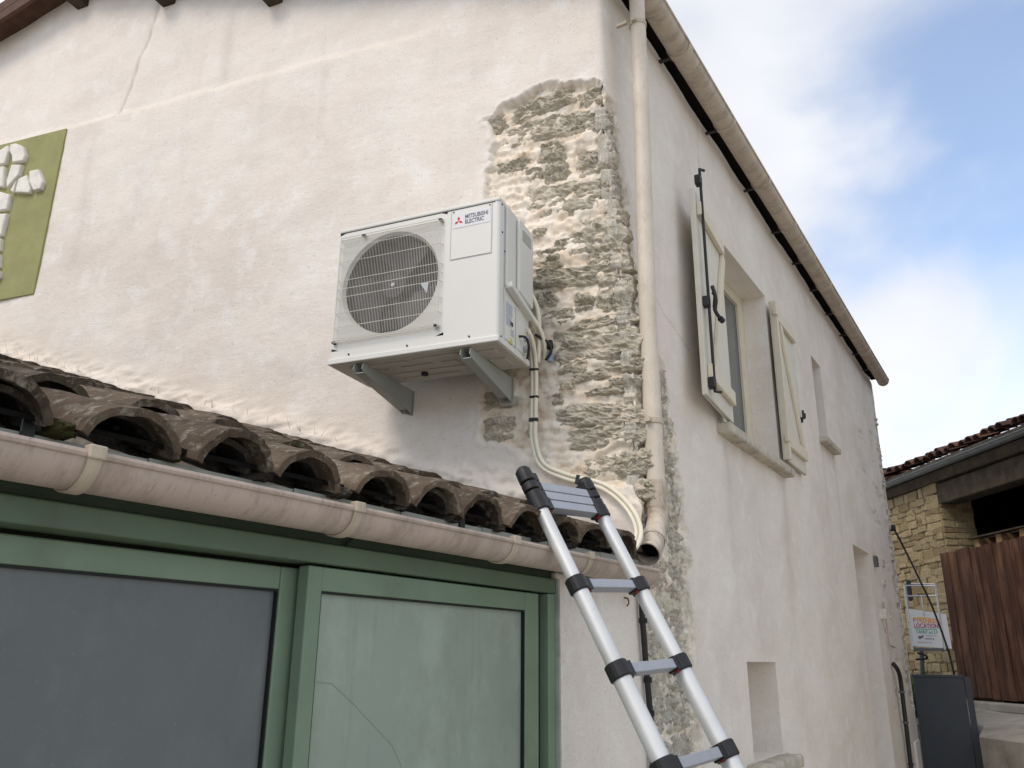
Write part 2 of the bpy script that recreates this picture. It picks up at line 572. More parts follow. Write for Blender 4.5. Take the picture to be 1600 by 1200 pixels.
M['alu'] = mk_alu()
M['rung'] = simple('anodised_rung', (0.36, 0.38, 0.42), 0.45, 0.5, metal=0.35, var=0.06, sc=20)
M['red'] = simple('red_button', (0.22, 0.02, 0.015), 0.45, 0.4)
M['cream_paint'] = simple('cream_painted_wood', (0.64, 0.60, 0.51), 0.6, 0.3, var=0.05, sc=9, bumps=0.12, dirt=((0.40, 0.35, 0.27), 0.60, 0.5))
M['cream_trim'] = simple('ivory_painted_trim', (0.66, 0.60, 0.47), 0.6, 0.3, var=0.05, sc=9, dirt=((0.40, 0.33, 0.22), 0.62, 0.5))
M['sill'] = simple('lime_washed_sill', (0.50, 0.46, 0.38), 0.85, 0.2, var=0.2, sc=12, bumps=0.5, dirt=((0.22, 0.19, 0.14), 0.50, 0.7))
M['sill_rough'] = mk_stone('sill_stone', (0.17, 0.14, 0.11), (0.30, 0.26, 0.21), (0.40, 0.36, 0.31), (0.5, 0.47, 0.42))
M['fascia'] = simple('pale_fascia', (0.36, 0.37, 0.33), 0.6, 0.3, var=0.15, sc=8, dirt=((0.12, 0.12, 0.10), 0.52, 0.6))
M['wood_dark'] = simple('brown_stained_wood', (0.085, 0.045, 0.028), 0.7, 0.25, var=0.3, sc=10, bumps=0.3)
M['wood_grey'] = simple('weathered_beam', (0.055, 0.043, 0.03), 0.85, 0.2, var=0.4, sc=7, bumps=0.4)
M['zinc'] = simple('dull_zinc', (0.115, 0.125, 0.125), 0.55, 0.4, metal=0.2, var=0.15, sc=5)
M['panel_green'] = simple('olive_green_paint', (0.29, 0.285, 0.13), 0.85, 0.15, var=0.10, sc=7, bumps=0.25, dirt=((0.20, 0.20, 0.08), 0.60, 0.6))
M['relief'] = simple('whitewashed_relief', (0.72, 0.70, 0.63), 0.85, 0.2, var=0.12, sc=14, bumps=0.45, dirt=((0.36, 0.33, 0.27), 0.60, 0.5))
M['slate_gate'] = simple('slate_grey_coated_steel', (0.036, 0.042, 0.05), 0.45, 0.4, var=0.08, sc=3)
M['concrete'] = simple('weathered_concrete', (0.33, 0.305, 0.265), 0.92, 0.15, var=0.2, sc=3, bumps=0.5, dirt=((0.13, 0.125, 0.10), 0.55, 0.7))
M['sign_white'] = simple('sign_white', (0.70, 0.71, 0.72), 0.5, 0.3, var=0.03)
M['sign_orange'] = simple('sign_orange', (0.72, 0.27, 0.03), 0.5, 0.3)
M['sign_yellow'] = simple('sign_yellow', (0.78, 0.55, 0.10), 0.5, 0.3)
M['sign_crimson'] = simple('sign_crimson', (0.38, 0.03, 0.09), 0.5, 0.3)
M['sign_green'] = simple('sign_green', (0.04, 0.33, 0.17), 0.5, 0.3)
M['terracotta_pipe'] = simple('pale_pink_pipe', (0.52, 0.40, 0.33), 0.6, 0.3)
M['grass'] = simple('grass_blades', (0.075, 0.10, 0.03), 0.8, 0.2, var=0.4, sc=12)


def mk_ground():
    k = NT('gravelled_ground')
    c = k.ramp(k.noise(4, 8, 0.75), [(0.3, (0.44, 0.41, 0.365)), (0.7, (0.58, 0.55, 0.50))])
    return k.done(c, 0.95, 0.1, 0, k.bump(k.noise(60, 5, 0.7), 0.6, 0.02))


M['ground'] = mk_ground()


def mk_plank():
    k = NT('brown_fence_plank')
    rn = k.rand()
    g = k.noise(9, 6, 0.65, vec=k.map(scale=(3.0, 3.0, 0.22)))
    c = k.ramp(g, [(0.28, (0.020, 0.009, 0.006)), (0.5, (0.062, 0.027, 0.015)), (0.74, (0.13, 0.060, 0.034))])
    c = k.mix(k.math('MULTIPLY', rn, 0.55), c, (0.055, 0.026, 0.017))
    pale = k.noise(2.2, 5, 0.6, vec=k.map(scale=(2.2, 2.2, 0.5)))
    c = k.mix(k.ramp(pale, [(0.48, 0.0), (0.68, 0.6)]), c, (0.20, 0.105, 0.062))
    return k.done(c, 0.7, 0.12, 0, k.bump(k.noise(30, 5, 0.6, vec=k.map(scale=(3, 3, 0.3))), 0.4, 0.006))


M['plank'] = mk_plank()


def mk_pane(name, c1, c2, rough, streaks=False, spec=0.5):
    k = NT(name)
    c = k.ramp(k.noise(1.6, 5, 0.55), [(0.3, c1), (0.7, c2)])
    if streaks:
        w = k.noise(16, 3, 0.5, vec=k.map(scale=(1.0, 1.0, 0.05)), dist=0.15)
        c = k.mix(k.ramp(w, [(0.60, 0.0), (0.64, 0.16), (0.69, 0.0)]), c, (0.14, 0.19, 0.20))
    c = k.mix(k.ramp(k.noise(5, 7, 0.7, vec=k.map(scale=(1, 1, 0.6))), [(0.48, 0.0), (0.75, 0.45)]), c, tuple(x * 1.45 for x in c2))
    c = k.mix(k.ramp(k.noise(3.2, 6, 0.7, vec=k.map(loc=(2, 9, 4))), [(0.52, 0.0), (0.75, 0.4)]), c, (c1[0] * 0.75, c1[1] * 0.66, c1[2] * 0.58))
    c = k.mix(k.ramp(k.noise(150, 2, 0.5), [(0.70, 0.0), (0.76, 0.3)]), c, (0.32, 0.32, 0.30))
    nd = k.done(c, rough, spec, 0, None)
    return nd


M['pane_grey'] = mk_pane('grey_filmed_glass', (0.112, 0.126, 0.128), (0.138, 0.150, 0.152), 0.30, spec=0.3)
M['pane_frost'] = mk_pane('frosted_glass', (0.25, 0.305, 0.255), (0.30, 0.355, 0.30), 0.30, True, spec=0.3)
M['pane_win'] = mk_pane('window_glass', (0.085, 0.10, 0.105), (0.13, 0.145, 0.15), 0.10)
M['pane_line'] = simple('diagonal_line', (0.27, 0.32, 0.285), 0.5, 0.3)

# ------------------------------------------------------------------ ground
m = MB()
m.add([(-900, -900, 0), (900, -900, 0), (900, 900, 0), (-900, 900, 0)], [(0, 1, 2, 3)])
tag(m.build('ground', M['ground'], origin=(0, 0, 0)), kind='structure')

# ------------------------------------------------------------------ the house
house = empty('rendered_stone_house', (0, 0, 0), 'large cream rendered house with bare stone corner, shutters and tiled eaves', 'house')

SLOPE = 0.335


def gable_top(g):
    return np.where(g < 4.0, 5.36 + SLOPE * g, 6.68 - 0.255 * (g - 4.0))


OPEN = [(1.62, 2.88, 3.15, 4.515), (4.40, 4.77, 3.735, 4.505), (5.39, 6.275, 0.02, 2.885), (1.70, 2.295, 1.28, 1.80)]
MASK_G = [(-0.5, 4.45), (-0.137, 4.449), (0.024, 4.611), (0.248, 4.661), (0.392, 4.647), (0.537, 4.589), (0.659, 4.542), (0.60, 4.368),
          (0.62, 4.23), (0.665, 4.096), (0.58, 3.8), (0.56, 3.4), (0.60, 3.15), (0.652, 3.049), (0.652, 2.766), (0.515, 2.723),
          (0.342, 2.605), (0.09, 2.502), (-0.02, 2.46), (-0.03, 1.0), (-0.5, 1.0)]
MASK_S = [(-0.5, 4.45), (0.0, 4.55), (0.10, 4.50), (0.17, 4.33), (0.20, 3.6), (0.25, 3.45), (0.42, 3.30), (0.66, 3.24), (0.70, 3.0), (0.82, 2.90), (0.77, 2.75), (0.86, 2.62),
          (0.83, 2.45), (0.90, 2.30), (0.84, 2.10), (0.89, 1.95), (0.86, 1.7), (0.90, 1.45), (0.88, 1.0), (0.90, 0.0), (-0.5, 0.0)]
MASK_F = [(7.93, 5.0), (8.02, 4.6), (7.90, 4.3), (7.86, 3.9), (7.92, 3.5), (7.84, 3.1), (7.80, 2.6), (7.86, 2.1), (7.80, 1.6), (7.9, 1.3), (8.6, 1.3), (8.6, 5.0)]


def bulge(z):
    return np.interp(z, [2.5, 2.67, 2.96, 3.53, 3.94, 4.4, 4.7], [0.105, 0.108, 0.105, 0.066, 0.030, 0.004, 0.0])


def wall_grid(us, zs, which):
    Uu, Z = np.meshgrid(us, zs)
    gd = np.array(GD); gn = np.array(GN); xu = np.array([1.0, 0, 0])
    if which == 'g':
        Zt = gable_top(Uu)
        Z = np.minimum(Z, Zt)
        P = Uu[..., None] * gd
        N0 = gn
        sd = sdist(Uu, Z, MASK_G)
        w = 1 - sstep(0.0, 0.60, Uu)
    else:
        P = np.stack([np.zeros_like(Uu), Uu, np.zeros_like(Uu)], -1)
        N0 = xu
        sd = np.maximum(sdist(Uu, Z, MASK_S), sdist(Uu, Z, MASK_F))
        w = 1 - sstep(0.05, 0.78, Uu)
    P = P + np.stack([np.zeros_like(Z)] * 2 + [Z], -1)
    x, y, z = P[..., 0], P[..., 1], P[..., 2]
    edge = fbm(x, y, z, 9, 4, 0.6) * 0.055
    mk = sstep(-0.004, 0.020, sd + edge)
    if which == 's':
        mk = np.maximum(mk * 1.0, 0)
    # corner blend
    nc = (gn + xu); nc = nc / np.linalg.norm(nc)
    kb = (1 - sstep(0.0, 0.07, Uu))[..., None]
    N = N0 * (1 - kb) + nc * kb
    N = N / np.linalg.norm(N, axis=-1)[..., None]
    P = P + xu * (bulge(Z) * w)[..., None]
    rr = np.clip(1 - Uu / 0.045, 0, 1) ** 2
    P = P - nc * (rr * 0.014)[..., None]
    h = fbm(x, y, z, 0.9, 3, 0.5, 3.0) * 0.022 + fbm(x, y, z * 1.4, 3.2, 4, 0.5) * 0.0062
    layer = fbm(x * 0.55, y * 0.55, z * 2.3, 6.0, 4, 0.62, 9.0)
    rub = -0.024 + layer * 0.024 + fbm(x, y, z * 1.3, 24, 5, 0.72) * 0.017 - np.abs(fbm(x, y, z * 1.6, 11, 3, 0.6, 2.0)) * 0.018
    if which == 's':
        rub = rub + 0.014 + fbm(x * 1.6, y * 1.6, z, 15, 4, 0.7, 31.0) * 0.014
    lip = np.exp(-((sd + edge + 0.004) / 0.018) ** 2) * 0.006
    stain = np.zeros_like(Z); warm = np.zeros_like(Z)
    if which == 'g':
        # upper coat of render set back above the seam, with a sloped ledge
        seam = np.interp(Uu, [0.0, 1.152, 1.797, 3.06, 4.62, 8], [5.19, 5.222, 5.269, 5.312, 5.392, 5.5]) + fbm(x, y, z * 0, 4, 3) * 0.018
        up = sstep(-0.004, 0.026, Z - seam) * sstep(0.75, 1.35, Uu)
        h = h - up * 0.020
        ledge = np.exp(-((Z - seam - 0.010) / 0.013) ** 2) * sstep(0.8, 1.5, Uu)
        warm = np.maximum(warm, ledge * 0.38)
        # diagonal seam and old stains in the upper coat
        cg = np.interp(Z, [5.34, 5.68, 5.92, 6.24, 6.6], [3.469, 3.39, 3.301, 3.261, 3.2]) + fbm(x, y, z, 5, 3) * 0.03
        crack = np.exp(-((Uu - cg) / 0.016) ** 2) * sstep(5.30, 5.36, Z)
        h = h - crack * 0.009
        side_ = sstep(-0.008, 0.008, Uu - cg) * sstep(5.33, 5.38, Z) * (1 - sstep(3.6, 4.2, Uu))
        h = h - side_ * 0.008
        stain = np.maximum(stain, crack * 0.62)
        st2 = np.exp(-((Uu - 2.555 - fbm(x, y, z, 2.5, 2) * 0.03) / 0.045) ** 2) * sstep(5.30, 5.42, Z) * (1 - sstep(5.85, 6.0, Z))
        stain = np.maximum(stain, st2 * 0.22)
        for (g0, zz0, zz1, wd, am) in ((3.62, 4.0, 5.30, 0.05, 0.14), (1.72, 4.6, 5.24, 0.03, 0.16), (2.30, 3.4, 4.9, 0.10, 0.06)):
            s_ = np.exp(-((Uu - g0 - fbm(x, y, z, 1.5, 3) * 0.12) / wd) ** 2) * sstep(zz0, zz0 + 0.3, Z) * (1 - sstep(zz1 - 0.1, zz1, Z))
            stain = np.maximum(stain, s_ * am)
        # sandy dust just above the lean-to roof, rough fillet
        rl = 2.40 + 0.317 * Uu
        warm = np.maximum(warm, (1 - sstep(0.02, 0.30, Z - rl + fbm(x, y, z, 4, 3) * 0.16)) * 0.38)
        fil = np.exp(-np.clip(Z - rl + 0.03, 0, 9) / 0.05) * (Z > rl - 0.3)
        h = h + fil * 0.035 + (1 - sstep(0.0, 0.12, Z - rl)) * fbm(x, y, z, 14, 4, 0.6) * 0.03 * (Z > 2.2)
    else:
        # hairline crack below the eaves, rain streaks under the sills
        cr_ = np.exp(-((Uu - 1.50 - fbm(x, y, z, 5, 2) * 0.01) / 0.009) ** 2) * sstep(4.4, 4.6, Z)
        stain = np.maximum(stain, cr_ * 0.35); h = h - cr_ * 0.004
        for (y0, ztop, wd, am) in ((1.6, 3.1, 0.05, 0.20), (2.9, 3.1, 0.06, 0.22), (4.45, 3.68, 0.05, 0.2), (4.95, 3.68, 0.06, 0.22), (2.3, 3.0, 0.3, 0.05)):
            s_ = np.exp(-((Uu - y0 - fbm(x, y, z, 2.0, 3) * 0.05) / wd) ** 2) * (1 - sstep(ztop - 0.03, ztop, Z)) * sstep(ztop - 1.6, ztop - 0.1, Z)
            stain = np.maximum(stain, s_ * am)
        c2_ = np.exp(-((Z - (3.62 - 0.28 * (Uu - 0.5)) - fbm(x, y, z, 6, 3) * 0.02) / 0.008) ** 2) * (Uu > 0.5) * (Uu < 1.05)
        stain = np.maximum(stain, c2_ * 0.3); warm = np.maximum(warm, c2_ * 0.5)
        warm = np.maximum(warm, sstep(5.2, 6.4, Uu) * (1 - sstep(1.0, 2.2, Z)) * 0.30)
        # chipped plaster at the far end
        chips = sstep(0.28, 0.36, fbm(x, y, z, 3.2, 4, 0.6, 12.0)) * sstep(6.4, 6.9, Uu)
        h = h - chips * 0.012; warm = np.maximum(warm, chips * 0.5)
        h = h + (1 - sstep(7.5, 8.1, Uu)) * 0 + fbm(x, y, z, 1.6, 3) * 0.03 * sstep(7.2, 8.0, Uu)
    H = h * (1 - mk) + rub * mk + lip * (1 - mk)
    if which == 's':
        for (u0, u1, q0_, q1_) in OPEN:
            dd = np.maximum(np.maximum(u0 - Uu, Uu - u1), np.maximum(q0_ - Z, Z - q1_))
            H = H * sstep(0.0, 0.10, np.abs(dd))
    P = P + N * H[..., None]
    rockn = fbm(x * 0.7, y * 0.7, z * 1.8, 5.5, 4, 0.6, 21.0)
    rock = sstep(-0.28, 0.10, rockn) if which == 's' else sstep(0.16, 0.40, rockn) * 0.7
    if which == 'g': rock = np.maximum(rock, (1 - sstep(0.0, 0.05, Uu)) * sstep(-0.28, 0.10, rockn))
    return P, Uu, Z, mk, stain * (1 - mk * 0.7), warm * (1 - mk), rock


def grid_mesh(name, us, zs, which, holes=()):
    P, Uu, Z, mk, stn, wrm, rck = wall_grid(np.array(us), np.array(zs), which)
    nz, nu = Uu.shape
    idx = np.arange(nz * nu).reshape(nz, nu)
    a = idx[:-1, :-1]; b = idx[:-1, 1:]; c = idx[1:, 1:]; d = idx[1:, :-1]
    keep = np.ones(a.shape, bool)
    um = (Uu[:-1, :-1] + Uu[:-1, 1:]) / 2
    zsA = np.array(zs); zm = ((zsA[:-1] + zsA[1:]) / 2)[:, None] + um * 0
    for (u0, u1, z0, z1) in holes:
        keep &= ~((um > u0) & (um < u1) & (zm > z0) & (zm < z1))
    if which == 'g':
        keep &= (Z[1:, :-1] - Z[:-1, :-1] > 1e-5) | (Z[1:, 1:] - Z[:-1, 1:] > 1e-5)
        F = np.stack([b, a, d, c], -1)[keep]
    else:
        F = np.stack([a, b, c, d], -1)[keep]
    used = np.unique(F)
    remap = -np.ones(nz * nu, int); remap[used] = np.arange(len(used))
    F = remap[F]
    V = P.reshape(-1, 3)[used]
    me = bpy.data.meshes.new(name)
    me.vertices.add(len(V)); me.vertices.foreach_set('co', V.astype(np.float32).ravel())
    me.loops.add(F.size); me.loops.foreach_set('vertex_index', F.astype(np.int32).ravel())
    me.polygons.add(len(F)); me.polygons.foreach_set('loop_start', np.arange(0, F.size, 4, dtype=np.int32))
    me.update(calc_edges=True)
    me.validate()
    for nm, arr in (('mortar', mk), ('stain', stn), ('warm', wrm), ('rock', rck)):
        at = me.attributes.new(nm, 'FLOAT', 'POINT')
        at.data.foreach_set('value', arr.reshape(-1)[used].astype(np.float32))
    return me


def lines(*segs):
    r = []
    for a, b, st in segs:
        n = max(1, int(round((b - a) / st)))
        r += list(np.linspace(a, b, n + 1)[:-1])
    r.append(segs[-1][1])
    return r


gable = link('gable_wall', grid_mesh('gable_wall', lines((0, 0.06, 0.006), (0.06, 0.86, 0.0095), (0.86, 5.4, 0.026), (5.4, 8.0, 0.26)),
             lines((0, 2.0, 0.25), (2.0, 2.4, 0.05), (2.4, 4.72, 0.0105), (4.72, 6.75, 0.022)), 'g'), M['plaster'], house, True)
gable['label'] = 'cream lime rendered gable wall with bare rubble at its corner'



def split_lines(base, cuts):
    r = sorted(set([round(v, 5) for v in base] + [round(c, 5) for c in cuts]))
    res = [r[0]]
    cs = set(round(c, 5) for c in cuts)
    for v in r[1:]:
        if v - res[-1] < 0.003:
            if v in cs: res[-1] = v
        else: res.append(v)
    return res


ys = split_lines(lines((0, 0.06, 0.006), (0.06, 1.0, 0.0105), (1.0, 3.0, 0.035), (3.0, 8.12, 0.06)), [c for o in OPEN for c in o[:2]])
zz = split_lines(lines((0, 0.9, 0.06), (0.9, 4.62, 0.0125), (4.62, 5.300, 0.03)), [c for o in OPEN for c in o[2:]])
sidew = link('side_wall', grid_mesh('side_wall', ys, zz, 's', OPEN), M['plaster'], house, True)
sidew['label'] = 'grey-white rendered side wall with shuttered window and openings'

# reveals of the openings (solid plaster returns)
for (y0, y1, z0, z1), dep in zip(OPEN, (0.24, 0.30, 0.30, 0.28)):
    m = MB()
    t = 0.05; e = 0.0006
    m.box(SP(y0 - t, z0 - t, -dep), (dep - e, 0, 0), (0, t, 0), (0, 0, z1 - z0 + 2 * t))
    m.box(SP(y1, z0 - t, -dep), (dep - e, 0, 0), (0, t, 0), (0, 0, z1 - z0 + 2 * t))
    m.box(SP(y0, z1, -dep), (dep - e, 0, 0), (0, y1 - y0, 0), (0, 0, t))
    m.box(SP(y0, z0 - t, -dep), (dep - e, 0, 0), (0, y1 - y0, 0), (0, 0, t))
    m.build('reveal', M['plaster'], sidew)
# closed backs: blind niche and slit; boarded door far back in its opening
m = MB(); m.box(SP(1.66, 1.24, -0.34), (0.06, 0, 0), (0, 0.68, 0), (0, 0, 0.6)); m.build('niche_back', M['plaster'], sidew)
m = MB(); m.box(SP(4.36, 3.70, -0.36), (0.06, 0, 0), (0, 0.45, 0), (0, 0, 0.85)); m.build('slit_pane', M['pane_win'], sidew)
m = MB()
m.box(SP(5.36, 0.0, -0.36), (0.05, 0, 0), (0, 0.95, 0), (0, 0, 2.92))
dr = m.build('door', M['cream_paint'], house)
m = MB(); m.box(SP(5.52, 1.0, -0.31), (0.03, 0, 0), (0, 0.03, 0), (0, 0, 0.12)); m.box(SP(5.52, 1.05, -0.28), (0.03, 0, 0), (0, 0.11, 0), (0, 0, 0.02))
m.build('handle', M['iron'], dr)

# ----- bare stones -----------------------------------------------------------
STONES_G = [[0.347, 4.55, 0.355, 0.09], [0.077, 4.518, 0.13, 0.088], [0.4, 4.4, 0.3, 0.104], [0.132, 4.394, 0.259, 0.116], [0.291, 4.254, 0.146, 0.101], [0.278, 4.138, 0.144, 0.099], [0.506, 4.222, 0.179, 0.066], [0.073, 4.15, 0.189, 0.118], [0.397, 4.152, 0.094, 0.057], [0.239, 3.974, 0.423, 0.152], [0.014, 3.979, 0.073, 0.081], [0.37, 3.805, 0.078, 0.047], [0.095, 3.742, 0.282, 0.157], [-0.018, 3.811, 0.109, 0.066], [0.332, 3.657, 0.14, 0.086], [0.268, 3.724, 0.076, 0.053], [0.163, 3.535, 0.452, 0.082], [0.06, 3.593, 0.205, 0.083], [0.053, 3.415, 0.165, 0.148], [0.184, 3.399, 0.109, 0.082], [0.346, 3.444, 0.113, 0.071], [0.296, 3.342, 0.16, 0.063], [0.116, 3.283, 0.297, 0.049], [0.132, 3.182, 0.401, 0.132], [-0.014, 3.63, 0.083, 0.077], [0.594, 4.496, 0.114, 0.091], [0.246, 3.085, 0.151, 0.056], [0.018, 3.064, 0.196, 0.059], [0.103, 2.952, 0.243, 0.041], [0.275, 2.99, 0.08, 0.029], [0.574, 2.968, 0.148, 0.081], [0.562, 2.813, 0.166, 0.12], [0.416, 2.79, 0.043, 0.078], [0.313, 2.935, 0.052, 0.046], [0.081, 2.838, 0.391, 0.088], [0.082, 2.74, 0.352, 0.087], [0.153, 2.6, 0.176, 0.077], [-0.012, 2.604, 0.188, 0.093], [-0.06, 2.491, 0.092, 0.074], [0.02, 2.982, 0.142, 0.036], [0.182, 3.03, 0.184, 0.046]]
rnd = random.Random(4)


def stone_mesh(w, h, d, seed, tilt=0.0, nu=22, nv=12, rough=1.0):
    """irregular block: x along, y outwards, z up; front rough and broken, back flat"""
    uu, vv = np.meshgrid(np.linspace(-1, 1, nu), np.linspace(-1, 1, nv))
    ang = np.arctan2(vv, uu)
    rad = np.maximum(np.abs(uu), np.abs(vv))
    o = seed * 3.7
    out_ = 1 + 0.36 * fbm(np.cos(ang) * 1.2, np.sin(ang) * 1.2, ang * 0 + o, 1.5, 2, 0.5)
    cx = uu * (w / 2) * out_; cz = vv * (h / 2) * out_
    # squircle the corners a bit
    f = 1 - 0.13 * (np.abs(uu) * np.abs(vv)) ** 2
    cx *= f; cz *= f
    dome = 1 - sstep(0.62, 1.0, rad)
    lay = fbm(cx, cz * 3.2, cx * 0 + o, 9, 4, 0.65)
    lay = lay * 0.5 + np.round(lay * 3.0) / 3.0 * 0.6 - np.abs(fbm(cx, cz * 2.2, cx * 0 + o, 22, 3, 0.6, 4.0)) * 0.5
    fr = (d * (0.35 + 0.65 * dome) + (lay * 0.024 + fbm(cx, cz * 1.4, cx * 0 + o, 30, 4, 0.75) * 0.015) * rough * (0.3 + dome * 0.7)) - np.where(rad > 0.999, d + 0.03, 0)
    ca, sa = math.cos(tilt), math.sin(tilt)
    X = cx * ca - cz * sa; Zz = cx * sa + cz * ca
    V = np.stack([X, fr, Zz], -1).reshape(-1, 3)
    idx = np.arange(nu * nv).reshape(nv, nu)
    F = np.stack([idx[:-1, :-1], idx[1:, :-1], idx[1:, 1:], idx[:-1, 1:]], -1).reshape(-1, 4)
    me = bpy.data.meshes.new('stone')
    me.from_pydata(V.tolist(), [], F.tolist())
    me.polygons.foreach_set('use_smooth', [False] * len(me.polygons))
    me['sm'] = 1
    me.update()
    return me


def place_frame(o, right, outw, up):
    mt = Matrix((right, outw, up)).transposed()
    o.rotation_euler = mt.to_euler()


for i, (g, z, w, h) in enumerate(STONES_G):
    me = stone_mesh(w * 1.10, h * 1.36, 0.027, i + 1, nu=34, nv=18, tilt=rnd.uniform(-0.10, 0.12) - (0.12 if z > 4.45 else 0))
    b = float(bulge(np.array(z))) * (1 - min(1, max(0, g) / 0.6) ** 2 * (3 - 2 * min(1, max(0, g) / 0.6)))
    gg = max(g, w * 0.5 - 0.03) if g > 0.03 else g + 0.03
    p = GP(gg, z, -0.040) + XU * b
    o = link('stone', me, M['stone'], gable, loc=p)
    yaw = rnd.uniform(-0.06, 0.06)
    rt = GD; rr_ = Matrix.Rotation(yaw, 3, "Z")
    place_frame(o, rr_ @ rt, rr_ @ GN, ZU)

z = 0.75; k = 100
ymx_z = [v[1] for v in MASK_S[2:-2]][::-1]; ymx_y = [v[0] for v in MASK_S[2:-2]][::-1]
while z < 4.42:
    h = rnd.uniform(0.13, 0.27)
    ym = float(np.interp(z + h / 2, ymx_z, ymx_y)) - 0.035
    cuts = [0.0, ym] if ym < 0.33 else [0.0, ym * rnd.uniform(0.3, 0.42), ym * rnd.uniform(0.62, 0.72), ym] if rnd.random() < 0.5 else [0.0, ym * rnd.uniform(0.35, 0.6), ym]
    for a, b_ in zip(cuts[:-1], cuts[1:]):
        k += 1
        w = b_ - a
        me = stone_mesh(w * 0.98, h * 1.02, 0.020, k, tilt=rnd.uniform(-0.1, 0.1), nu=30, nv=20, rough=1.0)
        yc = (a + b_) / 2
        tt = min(1, max(0, (yc - 0.05) / 0.73)); wq = 1 - tt * tt * (3 - 2 * tt)
        p = SP(yc, z + h / 2, -0.019) + XU * (float(bulge(np.array(z + h / 2))) * wq)
        o = link('stone', me, M['stone_side'], sidew, loc=p)
        # right-handed frame: x=-Y, y=X, z=Z
        ry = Matrix.Rotation(0.14 + rnd.uniform(-0.05, 0.05), 3, 'Z')
        place_frame(o, ry @ Vector((0, -1, 0)), ry @ Vector((1, 0, 0)), ZU)
    z += h * rnd.uniform(0.96, 1.06)
for (y, z, w, h) in ((8.02, 4.75, 0.16, 0.14), (7.98, 4.35, 0.2, 0.2), (7.97, 3.95, 0.2, 0.16), (8.0, 3.45, 0.2, 0.22), (7.96, 3.05, 0.22, 0.18), (7.93, 2.55, 0.24, 0.2), (7.97, 2.15, 0.2, 0.16), (7.92, 1.8, 0.24, 0.2), (7.12, 2.87, 0.16, 0.10), (7.0, 2.64, 0.14, 0.10), (7.1, 2.3, 0.12, 0.14)):
    k += 1
    o = link('stone', stone_mesh(w, h, 0.035, k, nu=10, nv=8), M['stone_side'], sidew, loc=SP(y, z, -0.018))
    place_frame(o, Vector((0, -1, 0)), Vector((1, 0, 0)), ZU)

# ----- remaining walls, roof --------------------------------------------------
BY = Vector((0, 8.12, 0))
m = MB()
p0 = GP(0.0, 0, -0.05); p1 = GP(8.0, 0, 0)
m.add([BY + p0, BY + p1, BY + GP(8.0, 5.57), BY + GP(4.0, 6.6), BY + GP(0, 5.3, -0.05)], [(0, 1, 2, 3, 4)])
m.build('rear_gable_wall', M['plaster'], house)
m = MB()
m.add([GP(8.0, 0), GP(8.0, 5.57), BY + GP(8.0, 5.57), BY + GP(8.0, 0)], [(0, 1, 2, 3)])
m.build('far_side_wall', M['plaster'], house)

roof = None
m = MB()
e0 = Vector((0.115, -0.19, 5.352)); e1 = Vector((0.115, 8.16, 5.352))
r0 = GP(4.0, 6.72, 0.17); r1 = r0 + Vector((0, 8.75, 0))
tk = Vector((0, 0, 0.05))
m.hexa([e0, e1, r1, r0, e0 + tk, e1 + tk, r1 + tk, r0 + tk])
l0 = GP(8.4, 5.60, 0.17); l1 = l0 + Vector((0, 8.75, 0))
m.hexa([r0 - tk * 1.0, r1 - tk * 1.0, l1, l0, r0 + tk * 0.98, r1 + tk * 0.98, l1 + tk, l0 + tk])
roof = m.build('roof', M['wood_dark'], house)
m = MB(); m.box((-0.06, -0.02, 5.295), (0.045, 0, 0), (0, 8.13, 0), (0, 0, 0.06)); m.build('eave_shade_strip', M['void'], house)  # black strip painting the shade between wall top and gutter
m = MB(); m.box((-0.005, -0.3, 5.335), (0.115, 0, 0), (0, 8.42, 0), (0, 0, 0.012)); m.build('soffit', M['void'], house)  # underside blackened to paint the shade below the eave
m = MB()
m.prism([GP(3.96, 6.60, 0.14), GP(8.4, 5.47, 0.14), GP(8.4, 5.60, 0.14), GP(3.96, 6.735, 0.14)], GN * 0.028)
m.build('verge_board', M['wood_dark'], house)
m = MB()
m.prism([GP(3.94, 6.56, 0.14), GP(-0.12, 5.24, 0.14), GP(-0.12, 5.36, 0.14), GP(3.94, 6.68, 0.14)], GN * 0.025)
m.build('verge_board', M['wood_dark'], house)
for g, z in ((4.06, 6.465), (3.15, 6.165), (2.20, 5.848)):
    m = MB(); m.box(GP(g - 0.055, z, -0.1), GD * 0.11, GN * 0.22, ZU * 0.15)
    m.build('purlin_end', M['wood_grey'], house, bevel=0.006)


def canal_tile(r0, r1, L, th, rise, n=9):
    """cover tile along +x (down slope), arched in yz; wide end at +L/2"""
    m = MB()
    vs = []
    for x, r in ((-L / 2, r0), (L / 2, r1)):
        for rr in (r, r - th):
            for k_ in range(n):
                a = math.pi * (0.04 + 0.92 * k_ / (n - 1))
                vs.append((x, rr * math.cos(a), (rise / r0) * rr * math.sin(a)))
    fs = []
    for k_ in range(n - 1):
        fs.append((k_, k_ + 1, 2 * n + k_ + 1, 2 * n + k_))
        fs.append((n + k_ + 1, n + k_, 3 * n + k_, 3 * n + k_ + 1))
        fs.append((2 * n + k_, 2 * n + k_ + 1, 3 * n + k_ + 1, 3 * n + k_))
        fs.append((k_ + 1, k_, n + k_, n + k_ + 1))
    fs.append((0, 2 * n, 3 * n, n)); fs.append((n - 1, 2 * n - 1, 4 * n - 1, 3 * n - 1))
    m.add(vs, fs)
    me = m.mesh('tile')
    bm = bmesh.new(); bm.from_mesh(me); bmesh.ops.recalc_face_normals(bm, faces=bm.faces); bm.to_mesh(me); bm.free()
    return me


